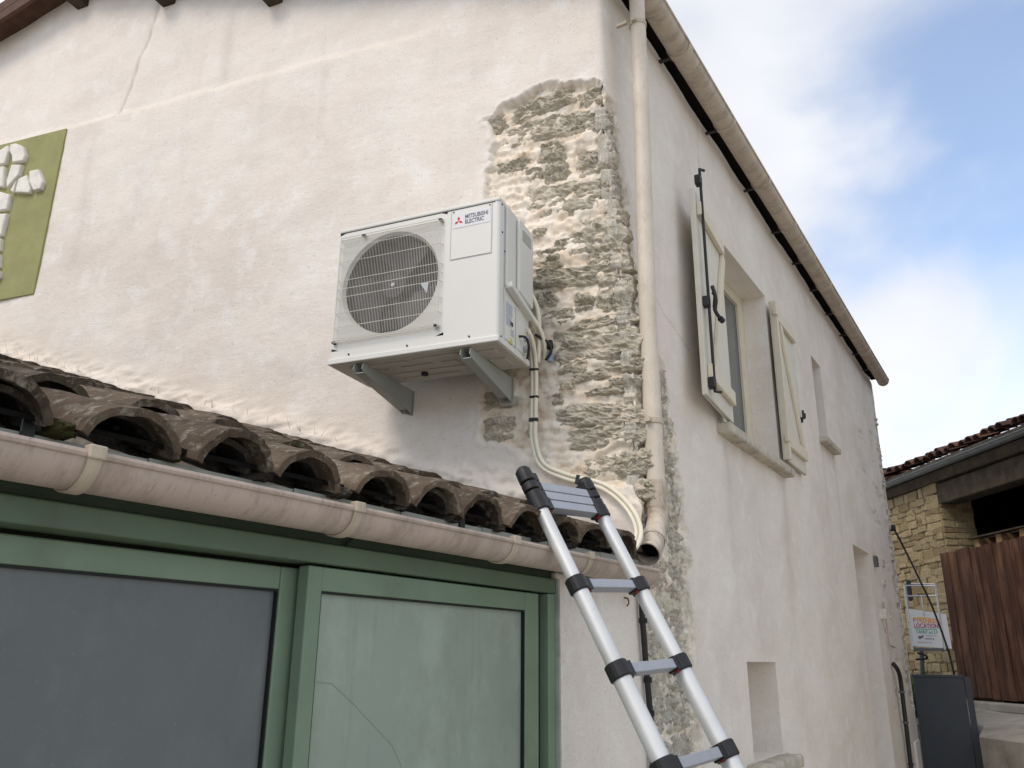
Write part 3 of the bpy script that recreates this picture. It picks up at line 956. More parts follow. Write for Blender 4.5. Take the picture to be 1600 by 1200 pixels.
TILE_E = canal_tile(0.085, 0.098, 0.40, 0.013, 0.075)
TILE_E.materials.append(M['tile_dark'])
sl = math.atan(SLOPE)
for i in range(38):
    y = -0.2 + i * 0.222
    o = link('tile', TILE_E, None, roof, loc=Vector((-0.085 + rnd.uniform(-0.012, 0.012), y, 5.440)), rot=(0, sl, rnd.uniform(-0.03, 0.03)))


def trough(P0, P1, outd, r, th=0.004, n=12, bead=0.010, drop=0.0):
    """half round gutter from P0 to P1 (lip level), outd = outward horizontal"""
    m = MB()
    prof = []
    for k_ in range(n + 1):
        a = math.pi * k_ / n
        prof.append((math.cos(a) * r, -math.sin(a) * r))
    inner = [(x * (r - th) / r, y * (r - th) / r) for x, y in prof]
    ring = prof + inner[::-1]
    N_ = len(ring)
    vs = []
    for P in (Vector(P0), Vector(P1)):
        vs += [P + Vector(outd) * x + ZU * y for x, y in ring]
    fs = [(i, (i + 1) % N_, N_ + (i + 1) % N_, N_ + i) for i in range(N_)]
    fs += [(i, N_ - 1 - i, N_ - 2 - i, i + 1) for i in range(n)]
    fs += [(N_ + i, N_ + i + 1, 2 * N_ - 2 - i, 2 * N_ - 1 - i) for i in range(n)]
    m.add(vs, fs)
    m.tube([Vector(P0) + Vector(outd) * r, Vector(P1) + Vector(outd) * r], bead, 8)
    return m


def strap(P, ax, outd, r, wd, th, a0=0.0, a1=1.0, n=12):
    m = MB()
    vs = []
    ax = Vector(ax); outd = Vector(outd)
    for s_ in (-0.5, 0.5):
        for rr in (r + 0.001, r + th):
            for k_ in range(n + 1):
                a = math.pi * (a0 + (a1 - a0) * k_ / n)
                vs.append(Vector(P) + ax * (wd * s_) + outd * (math.cos(a) * rr) - ZU * (math.sin(a) * rr))
    q = n + 1
    fs = []
    for k_ in range(n):
        fs += [(k_, k_ + 1, 2 * q + k_ + 1, 2 * q + k_), (q + k_ + 1, q + k_, 3 * q + k_, 3 * q + k_ + 1),
               (k_, q + k_, q + k_ + 1, k_ + 1), (2 * q + k_ + 1, 3 * q + k_ + 1, 3 * q + k_, 2 * q + k_)]
    fs += [(0, 2 * q, 3 * q, q), (n, q + n, 3 * q + n, 2 * q + n)]
    m.add(vs, fs)
    return m


def rough_up(o, amp, cuts=9, sc=9.0):
    bm = bmesh.new(); bm.from_mesh(o.data)
    bmesh.ops.subdivide_edges(bm, edges=[e for e in bm.edges if e.calc_length() > 0.08], cuts=cuts, use_grid_fill=True)
    for v in bm.verts:
        v.co += noise.noise_vector(v.co * sc) * amp + noise.noise_vector(v.co * sc * 3.1) * amp * 0.4
    bm.to_mesh(o.data); bm.free()
    return soft(o, 50)


def soft(o, a=35):
    o.data.polygons.foreach_set('use_smooth', [True] * len(o.data.polygons)); o.data.set_sharp_from_angle(angle=R(a)); return o


def fix_normals(o):
    bm = bmesh.new(); bm.from_mesh(o.data); bmesh.ops.recalc_face_normals(bm, faces=bm.faces); bm.to_mesh(o.data); bm.free()
    return o


YU = Vector((0, 1, 0))
gz = 5.300; gx = 0.140; gr = 0.068
eg = fix_normals(trough((gx, -0.45, gz), (gx, 8.10, gz), XU, gr, n=20).build('gutter', M['gutter_eave'], house)); soft(eg)
m = MB()
m.prism([Vector((gx, 8.10, gz)) + XU * (math.cos(math.pi * k_ / 12) * gr * 1.06) - ZU * (math.sin(math.pi * k_ / 12) * gr * 1.06) for k_ in range(13)], (0, 0.02, 0))
m.build('end_cap', M['gutter_eave'], eg)
for y in (0.80, 1.65, 2.52, 3.30, 3.98, 4.66, 5.35, 6.05, 6.75, 7.4):
    fix_normals(strap((gx, y, gz), YU, XU, gr, 0.05, 0.007).build('gutter_joint', M['gutter_eave'], eg))
    m = MB(); m.box((0.005, y - 0.012, gz - 0.05), (gx - 0.05, 0, 0), (0, 0.024, 0), (0, 0, 0.012))
    m.build('gutter_hook', M['iron'], eg)
m = MB(); m.tube([(0.06, 1.66, 5.46), (0.06, 1.66, 5.56)], 0.03, 8); m.build('roof_vent', M['tile_dark'], house)

# downpipe
pp = [Vector((0.135, 0.165, 5.23)), Vector((0.147, 0.135, 4.7)), Vector((0.155, 0.068, 3.27)), Vector((0.158, 0.070, 2.47))]
m = MB(); m.tube(pp, 0.040, 20)
dp = soft(m.build('downpipe', M['downpipe'], house))
m = MB(); m.tube([Vector((0.158, 0.070, 2.53)), Vector((0.158, 0.070, 2.415))], 0.0445, 20); m.build('pipe_socket', M['pipe_dirty'], dp, smooth=False)
el = bez([Vector((0.158, 0.070, 2.44)), Vector((0.160, 0.066, 2.385)), Vector((0.166, 0.030, 2.33)), Vector((0.176, -0.02, 2.285))], 5)
m = MB(); m.tube(el, 0.043, 20, caps=False); m.build('pipe_elbow', M['pipe_dirty'], dp, smooth=True)
m = MB(); m.tube([Vector((0.173, -0.008, 2.294)), Vector((0.181, -0.045, 2.262))], 0.0475, 20, caps=False); m.build('pipe_socket', M['pipe_dirty'], dp)
e2 = bez([Vector((0.176, -0.02, 2.285)), Vector((0.190, -0.085, 2.228)), Vector((0.200, -0.150, 2.196))], 5)
m = MB(); m.tube(e2, 0.0445, 20, caps=False); m.tube(e2, 0.041, 20, caps=False)
m.build('pipe_shoe', M['pipe_dirty'], dp, smooth=True)
m = MB(); m.tube([e2[4], e2[5]], 0.0405, 16); m.build('pipe_mouth', M['void'], dp)  # black plug painting the dark hollow of the shoe
for z in (2.79, 4.98):
    yy = 0.069 if z < 3 else 0.152
    xx = 0.157 if z < 3 else 0.140
    m = MB(); m.tube([(xx, yy, z - 0.011), (xx, yy, z + 0.011)], 0.045, 20)
    m.box((xx - 0.10, yy - 0.06, z - 0.008), (0.06, 0, 0), (0, 0.018, 0), (0, 0, 0.016)); m.box((xx - 0.012, yy - 0.064, z - 0.01), (0.024, 0, 0), (0, 0.025, 0), (0, 0, 0.02))
    m.build('pipe_clamp', M['strap'], dp)

# ----- window and shutters ----------------------------------------------------
win = MB()
y0, y1, z0, z1 = OPEN[0]
for (a, b_, c, d) in ((y0, y0 + 0.07, z0, z1), (y1 - 0.10, y1, z0, z1), (y0 + 0.07, y1 - 0.10, z1 - 0.09, z1), (y0 + 0.07, y1 - 0.10, z0, z0 + 0.07), (2.20, 2.27, z0 + 0.07, z1 - 0.09)):
    win.box(SP(a, c, -0.235), (0.06, 0, 0), (0, b_ - a, 0), (0, 0, d - c))
window = win.build('window', M['cream_trim'], house, bevel=0.004)
for a, b_ in ((y0 + 0.07, 2.20), (2.27, y1 - 0.10)):
    m = MB(); m.box(SP(a, z0 + 0.07, -0.222), (0.02, 0, 0), (0, b_ - a, 0), (0, 0, z1 - z0 - 0.16)); m.build('pane', M['pane_win'], window)
    sash = MB()
    for (p, q, r_, s_) in ((a, a + 0.035, z0 + 0.07, z1 - 0.09), (b_ - 0.035, b_, z0 + 0.07, z1 - 0.09)):
        sash.box(SP(p, r_, -0.20), (0.018, 0, 0), (0, q - p, 0), (0, 0, s_ - r_))
    sash.build('sash', M['cream_trim'], window)
m = MB(); m.box(SP(1.46, 3.085, -0.22), (0.30, 0, 0), (0, 1.52, 0), (0, 0, 0.062))
m.build('sill', M['sill'], window, bevel=0.012)
m = MB(); m.tube([SP(2.15, 4.515, -0.1), SP(2.15, 4.47, -0.1)], 0.012, 8); m.build('hinge_stop', M['cream_trim'], window)


def shutter(hy, hoff, fy, foff, z0, z1, first):
    """hinge edge at y=hy, free edge at y=fy (open against the wall)"""
    H = Vector((hoff, hy, 0)); F_ = Vector((foff, fy, 0))
    d = (F_ - H); wdt = d.length; d.normalize()
    nrm = Vector((abs(d.y), -d.x * (1 if d.y > 0 else -1), 0)).normalized()
    if nrm.x < 0: nrm = -nrm
    th = 0.028
    root = MB()
    nb = 5
    bw = wdt / nb
    root.box(H + ZU * z0 + d * 0.01, d * (wdt - 0.02), nrm * 0.004, ZU * (z1 - z0))
    sh = root.build('shutter', M['cream_paint'], house)
    for i in range(nb):
        m = MB(); m.box(H + ZU * z0 + d * (i * bw + 0.0012) - nrm * 0.012, d * (bw - 0.0024), nrm * th, ZU * (z1 - z0))
        m.build('board', M['cream_paint'], sh, bevel=0.003, seg=1)
    base = H - nrm * 0.012 + nrm * (th + 0.001)
    rails = []
    for zr in (z0 + 0.10, z1 - 0.16):
        m = MB(); m.box(base + ZU * zr + d * 0.03, d * (wdt - 0.07), nrm * 0.028, ZU * 0.085)
        m.build('rail', M['cream_trim'], sh, bevel=0.005)
    a = base + ZU * (z0 + 0.187) + d * (0.05); b = base + ZU * (z1 - 0.162) + d * (wdt - 0.08)
    if first: a, b = base + ZU * (z0 + 0.187) + d * (wdt - 0.16), base + ZU * (z1 - 0.162) + d * 0.06
    else: a, b = base + ZU * (z0 + 0.187) + d * (wdt - 0.12), base + ZU * (z1 - 0.162) + d * 0.10
    t = (b - a).normalized()
    s = t.cross(nrm)
    m = MB(); m.box(a - s * 0.0, (b - a), nrm * 0.024, s * 0.06)
    m.build('brace', M['cream_trim'], sh, bevel=0.004)
    return sh, d, nrm, base, wdt


shL, d, nrm, base, wd = shutter(1.60, 0.045, 0.945, 0.105, 3.165, 4.43, True)
shL['label'] = 'left cream shutter with black iron bolt rod'
fe = base + d * (wd - 0.055)
m = MB(); m.tube([fe + nrm * 0.03 + ZU * 3.20, fe + nrm * 0.03 + ZU * 4.56], 0.009, 10)
m.tube([fe + nrm * 0.03 + ZU * 4.56, fe + nrm * 0.03 + ZU * 4.575, fe + nrm * 0.045 - d * 0.05 + ZU * 4.59], 0.009, 8)
m.tube([fe + nrm * 0.03 + ZU * 3.20, fe + nrm * 0.03 + ZU * 3.19, fe + nrm * 0.05 - d * 0.055 + ZU * 3.20], 0.009, 8)
m.build('bolt_rod', M['iron'], shL)
for zz_ in (3.24, 3.72, 4.50):
    m = MB(); m.cbox(fe + nrm * 0.018 + ZU * zz_, d * 0.026, nrm * 0.018, ZU * 0.03)
    m.build('rod_guide', M['iron'], shL, bevel=0.004)
m = MB()
hp = fe + nrm * 0.055 + ZU * 3.75
m.tube(bez([hp + ZU * 0.06, hp + nrm * 0.012, hp - ZU * 0.07 - d * 0.025, hp - ZU * 0.12 - d * 0.05 + nrm * 0.02], 4), 0.011, 8)
m.tube(bez([hp + ZU * 0.02, hp - d * 0.04 + nrm * 0.01, hp - d * 0.05 - ZU * 0.06], 4), 0.008, 8)
m.tube([hp - ZU * 0.12 - d * 0.05 + nrm * 0.02, hp - ZU * 0.13 - d * 0.075 + nrm * 0.03], 0.017, 10)
m.build('bolt_handle', M['iron'], shL)
shR, d2, nrm2, base2, wd2 = shutter(2.865, 0.040, 3.50, 0.035, 3.20, 4.455, False)
shR['label'] = 'right cream shutter with diagonal brace'
m = MB(); m.box(base2 + ZU * 3.20 - d2 * 0.002 - nrm2 * 0.02, d2 * 0.045, nrm2 * 0.046, ZU * 1.255)
m.build('edge_batten', M['cream_trim'], shR, bevel=0.004)
for zz_ in (3.33, 4.33):
    m = MB(); m.box(base2 + ZU * zz_ - d2 * 0.03 + nrm2 * 0.003, d2 * 0.11, nrm2 * 0.028, ZU * 0.05)
    m.build('hinge_block', M['cream_trim'], shR, bevel=0.004)
m = MB()
hk = SP(3.46, 3.66, 0.02)
m.tube(bez([hk, hk + XU * 0.05, hk + XU * 0.055 + ZU * 0.06], 4), 0.009, 8)
m.tube(bez([hk + XU * 0.04 - ZU * 0.04, hk + XU * 0.05, hk + XU * 0.055 + YU * 0.05 + ZU * 0.01, hk + XU * 0.055 + YU * 0.055 + ZU * 0.05], 4), 0.009, 8)
m.build('shutter_hook', M['iron'], house)

# slit sill, niche sill, small fixtures on the side wall
m = MB(); m.box(SP(4.36, 3.67, -0.2), (0.27, 0, 0), (0, 0.62, 0), (0, 0, 0.055)); m.build('slit_sill', M['sill'], house, bevel=0.012)
m = MB(); m.box(SP(1.56, 1.20, -0.24), (0.34, 0, 0), (0, 0.82, 0), (0, 0, 0.075)); rough_up(m.build('sill_slab', M['sill'], house, bevel=0.018), 0.008)
m = MB(); m.cbox(SP(1.84, 1.325, -0.16), (0.045, 0, 0), (0, 0.03, 0), (0, 0, 0.022)); m.build('brick_piece', M['tile_red'], house, bevel=0.004)
m = MB(); m.box(SP(6.50, 2.78, 0.0), (0.03, 0, 0), (0, 0.13, 0), (0, 0, 0.11)); m.build('wall_grille', M['zinc'], house, bevel=0.004)
m = MB(); m.tube([SP(6.62, 2.42, 0.03), SP(6.68, 1.98, 0.03)], 0.010, 8); m.tube([SP(6.68, 1.98, 0.03), SP(7.0, 1.96, 0.03)], 0.010, 8); m.build('wall_pipe', M['terracotta_pipe'], house)
m = MB(); m.cbox(SP(6.55, 2.29, 0.03), (0.03, 0, 0), (0, 0.03, 0), (0, 0, 0.05)); m.build('wall_bracket_stub', M['cream_paint'], house)
m = MB(); m.box(SP(6.78, 2.10, -0.01), (0.022, 0, 0), (0, 0.30, 0), (0, 0, 0.36)); m.build('wall_plate', M['plaster'], house, bevel=0.008)
m = MB(); m.tube(bez([SP(6.80, 1.80, 0.02), SP(6.84, 1.74, 0.05), SP(6.96, 1.66, 0.05), SP(6.97, 1.55, 0.05)], 4) + [SP(6.93, 0.9, 0.05), SP(6.90, 0.05, 0.05)], 0.022, 10)
bp = m.build('waste_pipe', M['black'], house, smooth=True)
for zz_ in (1.5, 1.2, 0.8):
    m = MB(); m.tube([SP(6.95, zz_, 0.05), SP(6.95, zz_ + 0.02, 0.05)], 0.03, 10); m.build('pipe_clip', M['zinc'], bp)
m = MB(); m.box(SP(7.62, 0.0, 0.0), (0.03, 0, 0), (0, 0.34, 0), (0, 0, 0.98)); m.build('meter_box', M['plaster'], house, bevel=0.01)

# ----- green relief panel on the gable -----------------------------------------
m = MB()
m.prism([GP(3.919, 5.338, -0.02), GP(3.914, 4.061, -0.02), GP(5.30, 4.10, -0.02), GP(5.30, 5.41, -0.02), GP(4.62, 5.376, -0.02)], GN * 0.032)
panel = m.build('relief_panel', M['panel_green'], house, bevel=0.003)
panel['label'] = 'olive green painted panel with white carved stone relief'
REL = [
    [(4.564, 5.184), (4.527, 5.289), (4.469, 5.322), (4.446, 5.269), (4.459, 5.165)],
    [(4.444, 5.323), (4.385, 5.317), (4.300, 5.270), (4.255, 5.185), (4.263, 5.140), (4.376, 5.154), (4.399, 5.217), (4.435, 5.262)],
    [(4.378, 5.138), (4.273, 5.114), (4.280, 5.028), (4.376, 4.945), (4.394, 5.004)],
    [(4.562, 5.170), (4.459, 5.146), (4.421, 4.965), (4.517, 5.013)],
    [(4.331, 4.912), (4.287, 4.990), (4.289, 4.890)],
    [(4.272, 4.996), (4.192, 5.010), (4.118, 4.876), (4.125, 4.850), (4.275, 4.888)],
    [(4.172, 5.037), (4.083, 5.031), (4.010, 4.915), (4.018, 4.858), (4.085, 4.858), (4.150, 4.945)],
    [(4.481, 4.893), (4.432, 4.950), (4.326, 4.882), (4.322, 4.762), (4.447, 4.782)],
    [(4.443, 4.760), (4.316, 4.732), (4.321, 4.560), (4.389, 4.574)],
    [(4.386, 4.552), (4.324, 4.540), (4.305, 4.446), (4.353, 4.449)],
    [(4.348, 4.424), (4.299, 4.413), (4.275, 4.313), (4.315, 4.316)],
    [(4.309, 4.289), (4.259, 4.278), (4.251, 4.228), (4.284, 4.206)]]
for poly in REL:
    left = max(p[0] for p in poly)
    pl = list(poly)
    if poly in (REL[0], REL[3], REL[7], REL[8], REL[9], REL[10], REL[11]):   # pieces cut by the picture edge go on
        cx_ = sum(p[0] for p in pl) / len(pl)
        pl = [(p[0] + (0.05 if p[0] > cx_ else 0), p[1]) for p in pl]
    cg = sum(p[0] for p in pl) / len(pl); cz = sum(p[1] for p in pl) / len(pl)
    m = MB()
    lo = [GP(a, b_, 0.010) for a, b_ in pl]
    md = [GP(a, b_, 0.032) for a, b_ in pl]
    hi = [GP(cg + (a - cg) * 0.93, cz + (b_ - cz) * 0.95, 0.044) for a, b_ in pl]
    n_ = len(pl)
    fs = [tuple(range(n_ * 2, n_ * 3))]
    for i in range(n_):
        j = (i + 1) % n_
        fs += [(i, j, n_ + j, n_ + i), (n_ + i, n_ + j, 2 * n_ + j, 2 * n_ + i)]
    m.add(lo + md + hi, fs)
    o = fix_normals(m.build('relief_piece', M['relief'], panel, bevel=0.005))
for (g0, z0_, dx, dz) in ((4.66, 5.0, 0.10, 0.05), (4.78, 5.02, 0.11, 0.04), (4.60, 5.10, 0.05, 0.10), (4.62, 4.85, 0.07, 0.06)):
    m = MB(); m.cbox(GP(g0, z0_, 0.025), GD * dx * 0.5, GN * 0.022, ZU * dz); m.build('relief_piece', M['relief'], panel, bevel=0.012)

# ------------------------------------------------------------------ lean-to extension
lean = empty('tiled_lean_to', FP(-2.0, 0, 0), 'low lean-to with clay tile roof, beige gutter and green sliding doors', 'extension')
m = MB()
m.box(FP(-0.698, 0, -0.25), LD * 0.70, LN * 0.372, ZU * 2.085)
pier = m.build('pier_wall', M['plaster'], lean, bevel=0.008)
m = MB()
m.box(FP(-4.25, 0, -4.2), LD * 0.25, LN * 4.32, ZU * 2.08); m.build('end_wall', M['plaster'], lean)
m = MB(); m.box(FP(-4.0, -0.02, -3.5), LD * 3.9, LN * 3.55, ZU * 0.04); m.build('floor', M['concrete'], lean)
m = MB(); m.box(FP(-4.0, 0.03, -2.2), LD * 3.6, LN * 0.05, ZU * 2.0); m.build('inner_partition', M['void'], lean)
# head of the frame: stepped green profiles, the gutter's shade put into their colour
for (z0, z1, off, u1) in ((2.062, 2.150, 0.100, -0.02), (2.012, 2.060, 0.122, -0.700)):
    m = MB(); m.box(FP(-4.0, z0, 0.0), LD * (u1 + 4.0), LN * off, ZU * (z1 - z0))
    m.build('header_profile', M['gutter_shade_green'] if z0 > 2.05 else M['shaded_green'], lean, bevel=0.004)
m = MB(); m.box(FP(-0.746, 0, -0.02), LD * 0.046, LN * 0.138, ZU * 2.010); jam = m.build('door_jamb', M['green'], lean, bevel=0.003)
m = MB(); m.box(FP(-0.790, 0, -0.02), LD * 0.042, LN * 0.105, ZU * 1.996); m.build('jamb_slot_strip', M['rubber'], lean)  # black strip filling the slot between sash and jamb
m = MB(); m.box(FP(-0.700, 0, 0.10), LD * 0.010, LN * 0.030, ZU * 2.06); m.build('jamb_trim', M['fascia'], lean)


def sash(u0, u1, zt, off, stl, str_, rail, pane, nm):
    m = MB()
    t = 0.036
    m.box(FP(u0, 0.03, off - t), LD * stl, LN * t, ZU * (zt - 0.03))
    m.box(FP(u1 - str_, 0.03, off - t), LD * str_, LN * t, ZU * (zt - 0.03))
    m.box(FP(u0 + stl, zt - rail, off - t), LD * (u1 - u0 - stl - str_), LN * (t - 0.002), ZU * rail)
    m.box(FP(u0 + stl, 0.03, off - t), LD * (u1 - u0 - stl - str_), LN * (t - 0.002), ZU * 0.09)
    s_ = m.build('sliding_door', M['green'], lean, bevel=0.0035)
    s_['label'] = nm
    m = MB(); m.box(FP(u0 + stl, 0.12, off - t + 0.008), LD * (u1 - u0 - stl - str_), LN * 0.012, ZU * (zt - rail - 0.12))
    m.build('pane', pane, s_)
    m = MB()
    b = off - t + 0.0205
    m.box(FP(u0 + stl, zt - rail - 0.005, b), LD * (u1 - u0 - stl - str_), LN * 0.011, ZU * 0.005)
    m.box(FP(u0 + stl, 0.12, b), LD * 0.004, LN * 0.011, ZU * (zt - rail - 0.126))
    m.box(FP(u1 - str_ - 0.004, 0.12, b), LD * 0.004, LN * 0.011, ZU * (zt - rail - 0.126))
    m.build('glazing_seal', M['rubber'], s_)
    return s_


sR = sash(-1.800, -0.792, 2.006, 0.110, 0.046, 0.078, 0.056, M['pane_frost'], 'right sliding door with pale frosted glass')
sL = sash(-3.95, -1.755, 2.002, 0.062, 0.06, 0.085, 0.052, M['pane_grey'], 'left sliding door with dark grey glass')
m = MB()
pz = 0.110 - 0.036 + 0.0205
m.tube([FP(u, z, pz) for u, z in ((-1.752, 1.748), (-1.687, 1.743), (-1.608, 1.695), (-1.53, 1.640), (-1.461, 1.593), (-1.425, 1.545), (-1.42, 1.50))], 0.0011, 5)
m.build('diagonal_line', M['pane_line'], sR)  # thin diagonal line across the right pane

m = MB(); m.box(FP(-4.0, 1.975, -0.03), LD * 3.21, LN * 0.052, ZU * 0.085); m.build('gap_filler', M['rubber'], lean)  # added dark filler closing the bright gap above the sashes
# fascia boards behind the gutter
deck = MB()
tsl = 0.330
sd_ = (LN - ZU * tsl).normalized()
q0 = FP(-4.2, 2.164, 0.180); q1 = FP(0.0, 2.196, 0.180)
deck.box(q0, q1 - q0, -sd_ * 4.5, ZU * 0.010)
deck = deck.build('roof_deck', M['void'], lean)  # deck blackened to paint the darkness inside the tile arches
u = -4.1
while u < -0.03:
    L_ = min(0.365, -0.02 - u)
    m = MB(); m.box(FP(u, 2.085, 0.125), LD * (L_ - 0.004), LN * 0.035, ZU * (0.092 + 0.0075 * (u + 0.3))); m.build('fascia_board', M['fascia'], lean, bevel=0.002)
    u += L_
for u in (-2.52, -1.30):
    m = MB(); m.box(FP(u, 2.075, 0.161), LD * 0.022, LN * 0.006, ZU * 0.12); m.build('gutter_hook', M['black'], lean)

TL = 0.45
def worn_tile(r0, r1, L, th, rise, seed, n=25, nl_=7):
    """hand made canal tile: uneven arch, chipped ends"""
    a = np.pi * (0.04 + 0.92 * np.linspace(0, 1, n)); xs = np.linspace(-0.5, 0.5, nl_)
    A_, X_ = np.meshgrid(a, xs)
    rr = r0 + (r1 - r0) * (X_ + 0.5)
    o = seed * 5.3
    bump_ = fbm(np.cos(A_) * 1.5, X_ * 3, np.sin(A_) * 0 + o, 1.3, 3, 0.6) * 0.006
    chip = (np.maximum(0, fbm(np.cos(A_) * 3.0, X_ * 0 + o, X_ * 0, 2.2, 3, 0.7)) * 0.013 + fbm(np.cos(A_) * 6, X_ * 0 + o, X_ * 0, 3, 2) * 0.004) * (X_ > 0.45)
    sh = 1 + 0.05 * math.sin(o)
    vs = []
    for t_ in (0.0, th):
        q = rr - t_ + bump_
        V = np.stack([X_ * L - chip, q * np.cos(A_), (rise / r0) * sh * q * np.sin(A_) - t_ * 0.25], -1).reshape(-1, 3)
        vs += V.tolist()
    N0 = n * nl_
    fs = []
    for i in range(nl_ - 1):
        for j in range(n - 1):
            p = i * n + j
            fs.append((p, p + 1, p + n + 1, p + n)); fs.append((N0 + p + 1, N0 + p, N0 + p + n, N0 + p + n + 1))
    for j in range(n - 1):
        p = (nl_ - 1) * n + j
        fs.append((p, p + 1, N0 + p + 1, N0 + p)); fs.append((j + 1, j, N0 + j, N0 + j + 1))
    for i in range(nl_ - 1):
        p = i * n
        fs.append((p, p + n, N0 + p + n, N0 + p)); p = i * n + n - 1
        fs.append((p + n, p, N0 + p, N0 + p + n))
    me = bpy.data.meshes.new('roof_tile'); me.from_pydata(vs, [], fs)
    bm = bmesh.new(); bm.from_mesh(me); bmesh.ops.recalc_face_normals(bm, faces=bm.faces); bm.to_mesh(me); bm.free()
    me.polygons.foreach_set('use_smooth', [True] * len(me.polygons)); me['sm'] = 1
    me.set_sharp_from_angle(angle=R(40))
    return me


T_COVERS = [worn_tile(0.086 + 0.003 * math.sin(i * 2.1), 0.100 + 0.004 * math.sin(i * 1.3), TL, 0.015, 0.071 + 0.005 * math.cos(i * 1.7), i + 1) for i in range(6)]
T_UNDERS = [worn_tile(0.079, 0.090 + 0.003 * math.sin(i), TL, 0.012, 0.063, i + 20, n=13) for i in range(3)]
for t_ in T_COVERS: t_.materials.append(M['tile'])
for t_ in T_UNDERS: t_.materials.append(M['tile_dark'])
yd = ZU.cross(sd_).normalized(); zd = sd_.cross(yd)
stuff = MB()


def tile_frame(tilt, yaw, roll):
    b = Matrix((sd_, yd, zd)).transposed()
    return (b @ Matrix.Rotation(yaw, 3, 'Z') @ Matrix.Rotation(tilt, 3, 'Y') @ Matrix.Rotation(roll, 3, 'X'))


for c in range(16):
    u = -0.348 - 0.2225 * c
    for k_ in range(13):
        endp = FP(u, 2.165 + 0.0095 * (u + 0.35), 0.205 + rnd.uniform(-0.012, 0.012)) - sd_ * (0.335 * k_) + zd * (0.006 if k_ == 0 else 0.016)
        ctr = endp - sd_ * TL / 2
        if ctr.dot(GN) < -0.28: continue
        ju = LD * rnd.uniform(-0.006, 0.006)
        o = link('roof_tile', rnd.choice(T_COVERS), None, lean, loc=ctr + ju)
        o.rotation_euler = tile_frame(-0.028 + rnd.uniform(-0.01, 0.01), rnd.uniform(-0.05, 0.05), rnd.uniform(-0.06, 0.06)).to_euler()
        if k_ < 2:
            o = link('under_tile', rnd.choice(T_UNDERS), None, lean, loc=ctr + ju - sd_ * rnd.uniform(0.03, 0.055) - zd * 0.004)
            o.rotation_euler = tile_frame(-0.01, rnd.uniform(-0.04, 0.04), rnd.uniform(-0.05, 0.05)).to_euler()
        # channel tile beside it, hollow side up
        cc_ = ctr + LD * 0.111 + zd * 0.046 - sd_ * 0.13
        if cc_.dot(GN) < -0.28: continue
        if k_ < 3:
            o = link('channel_tile', rnd.choice(T_UNDERS), None, lean, loc=cc_)
            o.rotation_euler = tile_frame(-0.02, math.pi, math.pi).to_euler()
        else:
            fr = tile_frame(-0.02, math.pi, math.pi)
            stuff.add([fr @ v.co + cc_ for v in T_UNDERS[0].vertices], [tuple(p.vertices) for p in T_UNDERS[0].polygons])
o = stuff.build('channel_tiles', M['tile_dark'], lean)
tag(o, kind='stuff')
# mortar and debris caught between the eave tiles, moss pads
for i, (u, r_) in enumerate(((-2.46, 0.022), (-2.235, 0.015), (-2.01, 0.018), (-1.79, 0.020), (-1.56, 0.016), (-1.34, 0.018), (-1.12, 0.014), (-0.9, 0.020), (-0.68, 0.016))):
    me = stone_mesh(r_ * 2.4, r_ * 1.4, r_ * 1.3, 300 + i, nu=12, nv=9)
    o = link('moss_pad' if i < 2 else 'debris_lump', me, simple('moss', (0.06, 0.058, 0.022), 0.95, 0.1, var=0.4, sc=30, bumps=0.6) if i < 2 else M['tile_dark'], lean, loc=FP(u, 2.172, 0.170))
    place_frame(o, LN.cross(ZU), LN, ZU)

gz2 = 2.1295; go = 0.192; gr2 = 0.056
lg = fix_normals(trough(FP(-4.25, gz2 - 0.0085, go), FP(-0.150, gz2, go), LN, gr2, bead=0.0075, n=24).build('gutter', M['gutter'], lean)); soft(lg)
m = MB()
m.prism([FP(-0.150, gz2, go) + LN * (math.cos(math.pi * k_ / 14) * gr2 * 1.03) - ZU * (math.sin(math.pi * k_ / 14) * gr2 * 1.03) for k_ in range(15)], LD * 0.02)
m.build('end_cap', M['gutter'], lg)
for u in (-3.1, -2.432, -1.795, -1.141, -0.690):
    gzu = gz2 + 0.00207 * (u + 0.15)
    o = fix_normals(strap(FP(u, gzu, go), LD, LN, gr2, 0.026, 0.005, a0=-0.05, a1=1.0, n=24).build('gutter_bracket', M['strap'], lg)); soft(o)
    m = MB(); m.cbox(FP(u, gzu + 0.004, go + gr2 + 0.001), LD * 0.016, LN * 0.011, ZU * 0.012); m.build('bracket_clip', M['strap'], lg, bevel=0.003)
m = MB(); nl_ = FP(-0.195, 2.030, 0.123)
m.tube(bez([nl_, nl_ + LN * 0.015 - ZU * 0.004, nl_ + LN * 0.018 - ZU * 0.02, nl_ + LN * 0.010 - ZU * 0.032], 4), 0.003, 6); m.build('rusty_hook', simple('rust', (0.11, 0.03, 0.02), 0.8, 0.2), lean)
m = MB(); nl_ = FP(-1.685, 2.066, 0.108)
m.tube([nl_, nl_ + LN * 0.01 + LD * 0.014 + ZU * 0.018], 0.004, 6); m.build('header_peg', M['iron'], lean)

# black conduit in the corner between pier and house
m = MB()
m.tube(bez([FP(-0.075, 2.08, 0.140), FP(-0.082, 2.0, 0.142), FP(-0.076, 1.90, 0.142), FP(-0.060, 1.74, 0.142), FP(-0.042, 1.60, 0.142)], 4) + [FP(-0.03, 0.9, 0.142), FP(-0.03, 0.0, 0.142)], 0.012, 10)
cd = m.build('black_conduit', M['black'], smooth=True)
tag(cd, 'thin black conduit running down between white pier and stone corner', 'conduit')
for z_ in (1.94, 1.72, 1.60):
    m = MB(); m.tube([FP(-0.075 + (1.94 - z_) * 0.09, z_, 0.142), FP(-0.075 + (1.94 - z_) * 0.09, z_ + 0.02, 0.142)], 0.0165, 10); m.build('conduit_clip', M['rubber'], cd)

